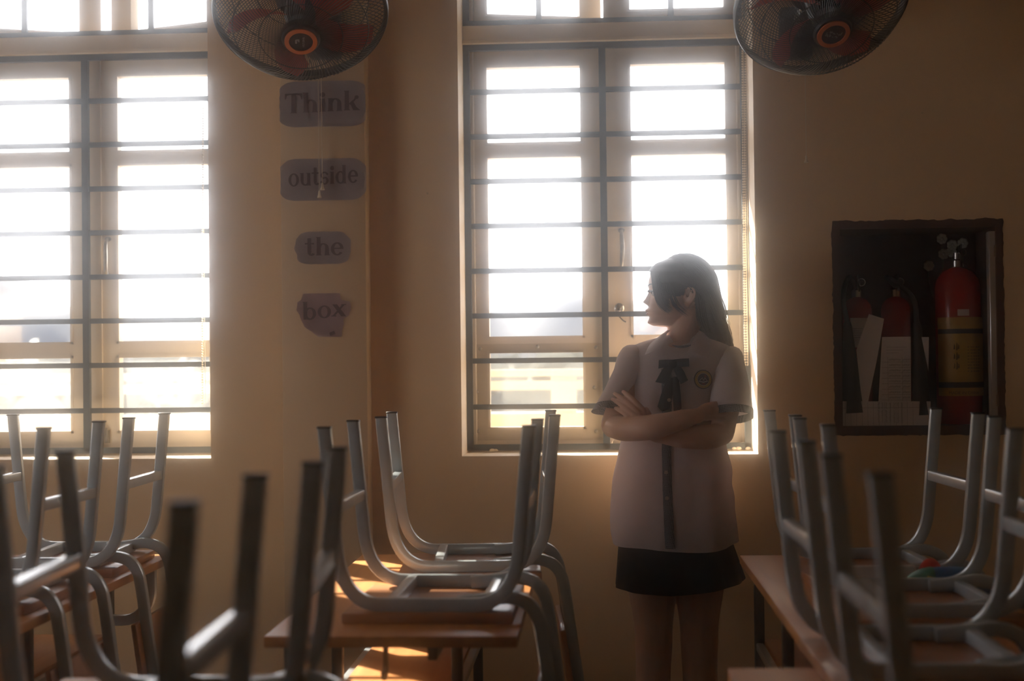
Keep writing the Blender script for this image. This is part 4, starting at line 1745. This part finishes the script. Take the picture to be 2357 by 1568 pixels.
bm = new()
zs_ = [ST[0][0] + (ST[-1][0] - ST[0][0]) * (i / 84) for i in range(85)]
rows = []
for i, z in enumerate(zs_):
    cx, hw, dp = st(z)
    ring = []
    for j in range(120):
        a = 2 * PI * j / 120
        co, si = math.cos(a), math.sin(a)
        x = cx + hw * math.copysign(abs(co) ** (2 / PW), co)
        y = SY + dp * math.copysign(abs(si) ** (2 / PW), si)
        # soft folds: drag lines towards the crossed arms, hanging folds at the hem
        k = max(0, min(1, (1.02 - z) / .12))
        fo = .0042 * math.sin(a * 7 + 5 * noise.noise((x * 3, y * 3, z * 2))) * k + .0045 * math.sin(60 * (z - .55 * abs(x - .22)) + 6 * noise.noise((x * 5, 1, z * 4))) * max(0, noise.noise((x * 8, y * 3 + 2, z * 6)) + .1) + .007 * noise.noise((x * 7 + 2 * z, y * 5, z * 5)) * (.35 + .65 * k)
        fo *= min(1, max(0, (1.27 - z) / .05)) if z > 1.22 else 1
        if si < -.2 and abs(x - .212) < .03:
            fo *= .25
        d = Vector((x - cx, (y - SY) * 1.3, 0)).normalized()
        zz = z
        if i < 8:
            q = (8 - i) / 8
            zz += q * (.008 - .014 * math.exp(-((a - 5.0) / .55) ** 2) + (.010 if si < 0 and co > .75 else 0) * (co - .75) * 4)
        ring.append(Vector((x + d.x * fo, y + d.y * fo, zz)))
    rows.append(ring)
loft(bm, rows, cap=False)


def sleeve(rows_, dp0, yc0):
    out = []
    for k, (py, xa, xb, dp, yc, tilt) in enumerate(rows_):
        a, b = at(xa, py, yc), at(xb, py, yc)
        cx, hw = (a.x + b.x) / 2, (b.x - a.x) / 2
        ring = []
        for j in range(48):
            t = 2 * PI * j / 48
            x = cx + hw * math.cos(t)
            y = yc + dp * math.sin(t)
            z = a.z + (b.z - a.z) * (.5 + .5 * math.cos(t)) * .0 - tilt * math.sin(t)
            ring.append(Vector((x, y, z)))
        out.append(ring)
    f = []
    for i in range(len(out) - 1):
        for k in range(8):
            t = k / 8
            f.append([out[i][j].lerp(out[i + 1][j], t) for j in range(48)])
    f.append(out[-1])
    for i, r_ in enumerate(f):
        c = sum(r_, Vector()) / 48
        e = i / len(f)
        for j in range(48):
            d = (r_[j] - c)
            q = r_[j]
            fold = .05 * noise.noise((q.x * 14, q.y * 10, q.z * 9)) + .055 * math.sin(34 * (q.z + .9 * q.x) + 4 * noise.noise((q.x * 6, q.y * 6, q.z * 5))) * max(0, noise.noise((q.x * 9 + 3, q.y * 4, q.z * 7)) + .25)
            w_ = 1 + e * fold * (1 if i < len(f) - 3 else .4)
            r_[j] = c + d * w_
    return f


slR = sleeve([(793.5, 1448, 1460, .008, 4.212, 0), (795, 1441, 1468, .020, 4.212, 0), (800, 1433, 1477, .036, 4.21, 0), (808, 1427, 1484, .048, 4.206, 0), (822, 1420, 1489, .058, 4.202, .0), (850, 1412, 1484, .066, 4.192, .002), (890, 1393, 1462, .069, 4.180, .006), (922, 1375, 1440, .072, 4.168, .010), (933, 1369, 1430, .073, 4.162, .013)], 0, 0)
slL = sleeve([(797, 1672, 1688, .008, 4.212, 0), (798.5, 1664, 1695, .020, 4.212, 0), (803, 1654, 1703, .036, 4.21, 0), (811, 1645, 1709, .048, 4.206, 0), (824, 1638, 1713, .058, 4.20, .0), (850, 1634, 1718, .068, 4.185, .003), (895, 1631, 1727, .076, 4.165, .010), (935, 1629, 1733, .082, 4.150, .018), (947, 1629, 1735, .083, 4.148, .021)], 0, 0)
loft(bm, slR, cap=False)
loft(bm, slL, cap=False)
bmesh.ops.solidify(bm, geom=list(bm.faces), thickness=.0012)
gobj('shirt', bm, M_shirt, angle=60)
# checked cuffs
for f, dz, dxr in ((slR, (-.012, 0, -.020), 1.035), (slL, (.0, 0, -.022), 1.02)):
    bm = new()
    last = f[-1]
    c = sum(last, Vector()) / 48
    r_ = []
    for t, e in ((-.05, 1.012), (.0, 1.016), (.5, 1.02), (1, dxr)):
        r_.append([c + (p - c) * e + Vector(dz) * t for p in last])
    loft(bm, r_, cap=False)
    bmesh.ops.solidify(bm, geom=list(bm.faces), thickness=.0014)
    gobj('cuff', bm, M_check)


def on_shirt(px, py, off=.003):
    """point of the shirt front that the picture shows at (px, py)"""
    Y = 4.10
    for _ in range(6):
        p = at(px, py, Y)
        Y = shirt_front(p.x, p.z) - off
    return at(px, py, Y)


def strip(rows_, off, m, name, th=.0015, parent=girl, sub=6, across=6):
    """cloth laid on the shirt; rows of (left, right) picture points"""
    bm = new()
    g = []
    for i in range(len(rows_) - 1):
        for k in range(sub + (1 if i == len(rows_) - 2 else 0)):
            t = k / sub
            a, b = rows_[i], rows_[i + 1]
            row = []
            for j in range(across + 1):
                u = j / across
                px = (a[0][0] * (1 - u) + a[1][0] * u) * (1 - t) + (b[0][0] * (1 - u) + b[1][0] * u) * t
                py = (a[0][1] * (1 - u) + a[1][1] * u) * (1 - t) + (b[0][1] * (1 - u) + b[1][1] * u) * t
                p = on_shirt(px, py, off)
                p.y -= .003 * math.sin(PI * u)
                row.append(p)
            g.append(row)
    loft(bm, g, cap=False, closed=False)
    bmesh.ops.solidify(bm, geom=list(bm.faces), thickness=th)
    return gobj(name, bm, m, parent)


strip([((1522, 850), (1546, 850)), ((1523, 950), (1546, 950)), ((1523, 1040), (1545, 1040)), ((1525, 1130), (1547, 1130)), ((1528, 1210), (1551, 1210)), ((1531, 1268), (1554, 1268))], .0045, M_check, 'placket', sub=8)
for px, py in ((1540, 922), (1533, 1090), (1535, 1150)):
    p = on_shirt(px, py, .010)
    bm = new()
    lathe(bm, [(.0012, .0012), (.0055, .0012), (.0058, .002), (.0050, .0028), (.0012, .0022)], 16, Matrix.Translation(p) @ Matrix.Rotation(PI / 2, 4, 'X'))
    gobj('button', bm, M_button)

# collar: stand and two pointed leaves
bm = new()


def cloth_patch(pts_grid, th, bm_):
    loft(bm_, [[Vector(p) for p in r] for r in pts_grid], cap=False, closed=False)


def leaf(side):
    # rows run from the neck edge to the point edge
    if side < 0:
        neck_edge = [at(1558, 752, 4.235), at(1545, 758, 4.19), at(1533, 772, 4.150), at(1521, 806, 4.112)]
        out_edge = [at(1512, 778, 4.262), at(1502, 784, 4.205), at(1492, 798, 4.155), at(1483, 817, 4.112)]
    else:
        neck_edge = [at(1605, 752, 4.245), at(1606, 762, 4.20), at(1598, 780, 4.152), at(1582, 811, 4.112)]
        out_edge = [at(1644, 782, 4.270), at(1645, 791, 4.210), at(1638, 803, 4.160), at(1627, 823, 4.114)]
    g = []
    A, B_ = smooth_path(neck_edge, 5), smooth_path(out_edge, 5)
    for a, b in zip(A, B_):
        row = []
        for j in range(9):
            t = j / 8
            p = a.lerp(b, t)
            p.z += .008 * math.sin(PI * t) * (1 - t)
            p.y -= .006 * math.sin(PI * t)
            row.append(p)
        g.append(row)
    return g


for sd_ in (-1, 1):
    b2 = new()
    loft(b2, leaf(sd_), cap=False, closed=False)
    bmesh.ops.solidify(b2, geom=list(b2.faces), thickness=.0022)
    gobj('collar_leaf', b2, M_shirt)
b2 = new()
rs = []
for z_, e in ((0, 1.0), (.012, .97), (.026, .93)):
    c = at(1566, 788, 4.214)
    rs.append([Vector((c.x + .060 * e * math.cos(2 * PI * j / 40), 4.214 + .066 * e * math.sin(2 * PI * j / 40), c.z - .004 + z_ + .016 * math.sin(2 * PI * j / 40) + (-.016 if math.sin(2 * PI * j / 40) < -.7 else 0))) for j in range(40)])
loft(b2, rs, cap=False)
bmesh.ops.solidify(b2, geom=list(b2.faces), thickness=.0016)
gobj('collar_stand', b2, M_check)

# ribbon bow
bow = empty('bow_tie', GO * 0, 0)
bow.parent = girl


def ribbon(quads, off, name='ribbon'):
    o = strip(quads, off, M_bow, name, .0022, bow, 4, 5)
    return o


ribbon([((1536, 868), (1553, 872)), ((1524, 900), (1550, 905)), ((1513, 937), (1541, 942)), ((1522, 947), (1526, 948))], .008, 'ribbon_tail')
ribbon([((1546, 868), (1562, 868)), ((1549, 910), (1567, 908)), ((1551, 955), (1569, 942))], .009, 'ribbon_tail')
ribbon([((1533, 838), (1548, 850)), ((1520, 858), (1540, 872)), ((1508, 880), (1528, 884))], .012, 'ribbon_loop')
ribbon([((1549, 848), (1562, 836)), ((1558, 868), (1575, 856)), ((1567, 885), (1584, 876))], .012, 'ribbon_loop')
ribbon([((1516, 829), (1515, 849)), ((1530, 828), (1531, 846)), ((1548, 828), (1548, 850))], .014, 'ribbon_loop')
ribbon([((1548, 828), (1548, 850)), ((1566, 826), (1566, 845)), ((1586, 825), (1587, 844))], .014, 'ribbon_loop')
p = on_shirt(1549, 838, .019)
bm = new()
ball(bm, p, (.012, .004, .012), 14)
gobj('knot', bm, M_bow, bow)

# school badge on the breast pocket side
bc = on_shirt(1619, 874, .004)
nrm = Vector((.30, -1, .05)).normalized()
ux = Vector((1, .30, 0)).normalized()
uz = ux.cross(nrm) * -1
if uz.z < 0:
    uz = -uz


def disc(r, off, r_in=0, n=40):
    b = new()
    c = bc + nrm * off
    o_ = [c + ux * (r * math.cos(2 * PI * i / n)) + uz * (r * math.sin(2 * PI * i / n)) for i in range(n)]
    i_ = [c + ux * (r_in * math.cos(2 * PI * i / n)) + uz * (r_in * math.sin(2 * PI * i / n)) for i in range(n)]
    if r_in:
        vo_, vi_ = [b.verts.new(p) for p in o_], [b.verts.new(p) for p in i_]
        for i in range(n):
            b.faces.new((vo_[i], vo_[(i + 1) % n], vi_[(i + 1) % n], vi_[i]))
        return b
    plate(b, o_, -nrm, .002)
    return b


bd = gobj('badge', disc(.0280, .001), M_navy)
for r, off, ri, m, nm in ((.0250, .0016, .0180, M_yellow, 'badge_ring'), (.0183, .0020, .0174, M_badge_white, 'badge_line')):
    b = disc(r, off, ri)
    bmesh.ops.translate(b, verts=b.verts, vec=-GO)
    obj(nm, b, m, bd, smooth=False)


def badge_poly(pl, m, nm, off=.0022):
    b = new()
    for pts in pl:
        b.faces.new([b.verts.new(bc + nrm * off + ux * x + uz * z - GO) for x, z in pts])
    obj(nm, b, m, bd, smooth=False)


badge_poly([[(-.014, -.004), (0, -.007), (.014, -.004), (.014, -.006), (0, -.0095), (-.014, -.006)],
            [(-.012, -.003), (-.004, .005), (-.003, .004), (-.010, -.003)], [(-.004, .005), (0, -.004), (.001, -.003), (-.003, .006)],
            [(0, -.004), (.005, .006), (.006, .005), (.0015, -.004)], [(.005, .006), (.011, -.003), (.010, -.004), (.0045, .004)]], M_badge_white, 'badge_book')
badge_poly([[(.004, .008), (.006, .014), (.008, .008), (.006, .006)], [(-.005, -.012), (.005, -.012), (.004, -.014), (-.004, -.014)]], M_badge_red, 'badge_torch')
# tiny stitched strokes round the ring
pl = []
for i in range(30):
    a = 2 * PI * i / 30
    if i in (0, 15):
        continue
    c_, s_ = math.cos(a), math.sin(a)
    r0, r1 = .0197, .0233
    t = .05
    pl.append([(r0 * math.cos(a - t), r0 * math.sin(a - t)), (r1 * math.cos(a - t * .6), r1 * math.sin(a - t * .6)), (r1 * math.cos(a + t * .2), r1 * math.sin(a + t * .2)), (r0 * math.cos(a + t * .4), r0 * math.sin(a + t * .4))])
badge_poly(pl, M_navy, 'badge_lettering', .0020)

# ------------------------------------------------------------------ skirt and shoes
bm = new()
rows = []
for i in range(16):
    t = i / 15
    py = 1215 + (1347 - 1215) * t
    xa, xb = 1417 - 4 * t, 1690 + 28 * max(0, (t - .2) / .8)
    a, b = at(xa, py, GY), at(xb, py, GY)
    cx, hw = (a.x + b.x) / 2, (b.x - a.x) / 2
    dp = .100 + .032 * t
    ring = []
    for j in range(160):
        ang = 2 * PI * j / 160
        pl_ = .0045 * t * (abs(((ang * 11 / PI) % 2) - 1) * 2 - 1)
        x = cx + (hw - .010 + .008 * t + pl_) * math.copysign(abs(math.cos(ang)) ** .85, math.cos(ang))
        y = 4.222 + (dp + pl_) * math.copysign(abs(math.sin(ang)) ** .85, math.sin(ang))
        z = a.z + t * (-.020 * (1 - ((x - cx) / hw) ** 2) + .010 * ((x - cx) / hw))
        ring.append(Vector((x, y, z)))
    rows.append(ring)
loft(bm, rows, cap=False)
bmesh.ops.solidify(bm, geom=list(bm.faces), thickness=.0016)
gobj('skirt', bm, M_skirt, angle=25)
for px, sg in ((1500, -1), (1607, 1)):
    x = at(px + 4 * sg, 1215, 4.225).x
    bm = new()
    limb(bm, [Vector((x, 4.262, .042)), Vector((x + .006 * sg, 4.21, .040)), Vector((x + .012 * sg, 4.14, .036)), Vector((x + .016 * sg, 4.08, .030))], [.041, .042, .044, .030], 18, ((0, 0, 1), .78))
    for v in bm.verts:
        v.co.z = max(v.co.z, .004)
    gobj('shoe', bm, M_shoe)

girl.location = (.2222, 4.24, 0)

# ================================================================== added scattering volume imitating mist-filter glow around the windows
bm = new()
box(bm, X0 + .01, X1 - .01, Y0 + .01, WY - .005, .01, ZC - .01)
hm = bpy.data.materials.new('bloom_haze')
hm.use_nodes = True
nt = hm.node_tree
nt.nodes.remove(nt.nodes['Principled BSDF'])
v = nt.nodes.new('ShaderNodeVolumeScatter')
v.inputs['Color'].default_value = (1, 1, 1, 1)
v.inputs['Density'].default_value = BLOOM
v.inputs['Anisotropy'].default_value = BLOOM_G
nt.links.new(v.outputs[0], nt.nodes['Material Output'].inputs['Volume'])
hm.cycles.homogeneous_volume = True
hz = obj('bloom_haze', bm, hm, smooth=False)
tag(hz, 'added scattering volume standing in for the lens bloom around the windows', 'bloom_haze', kind='stuff')
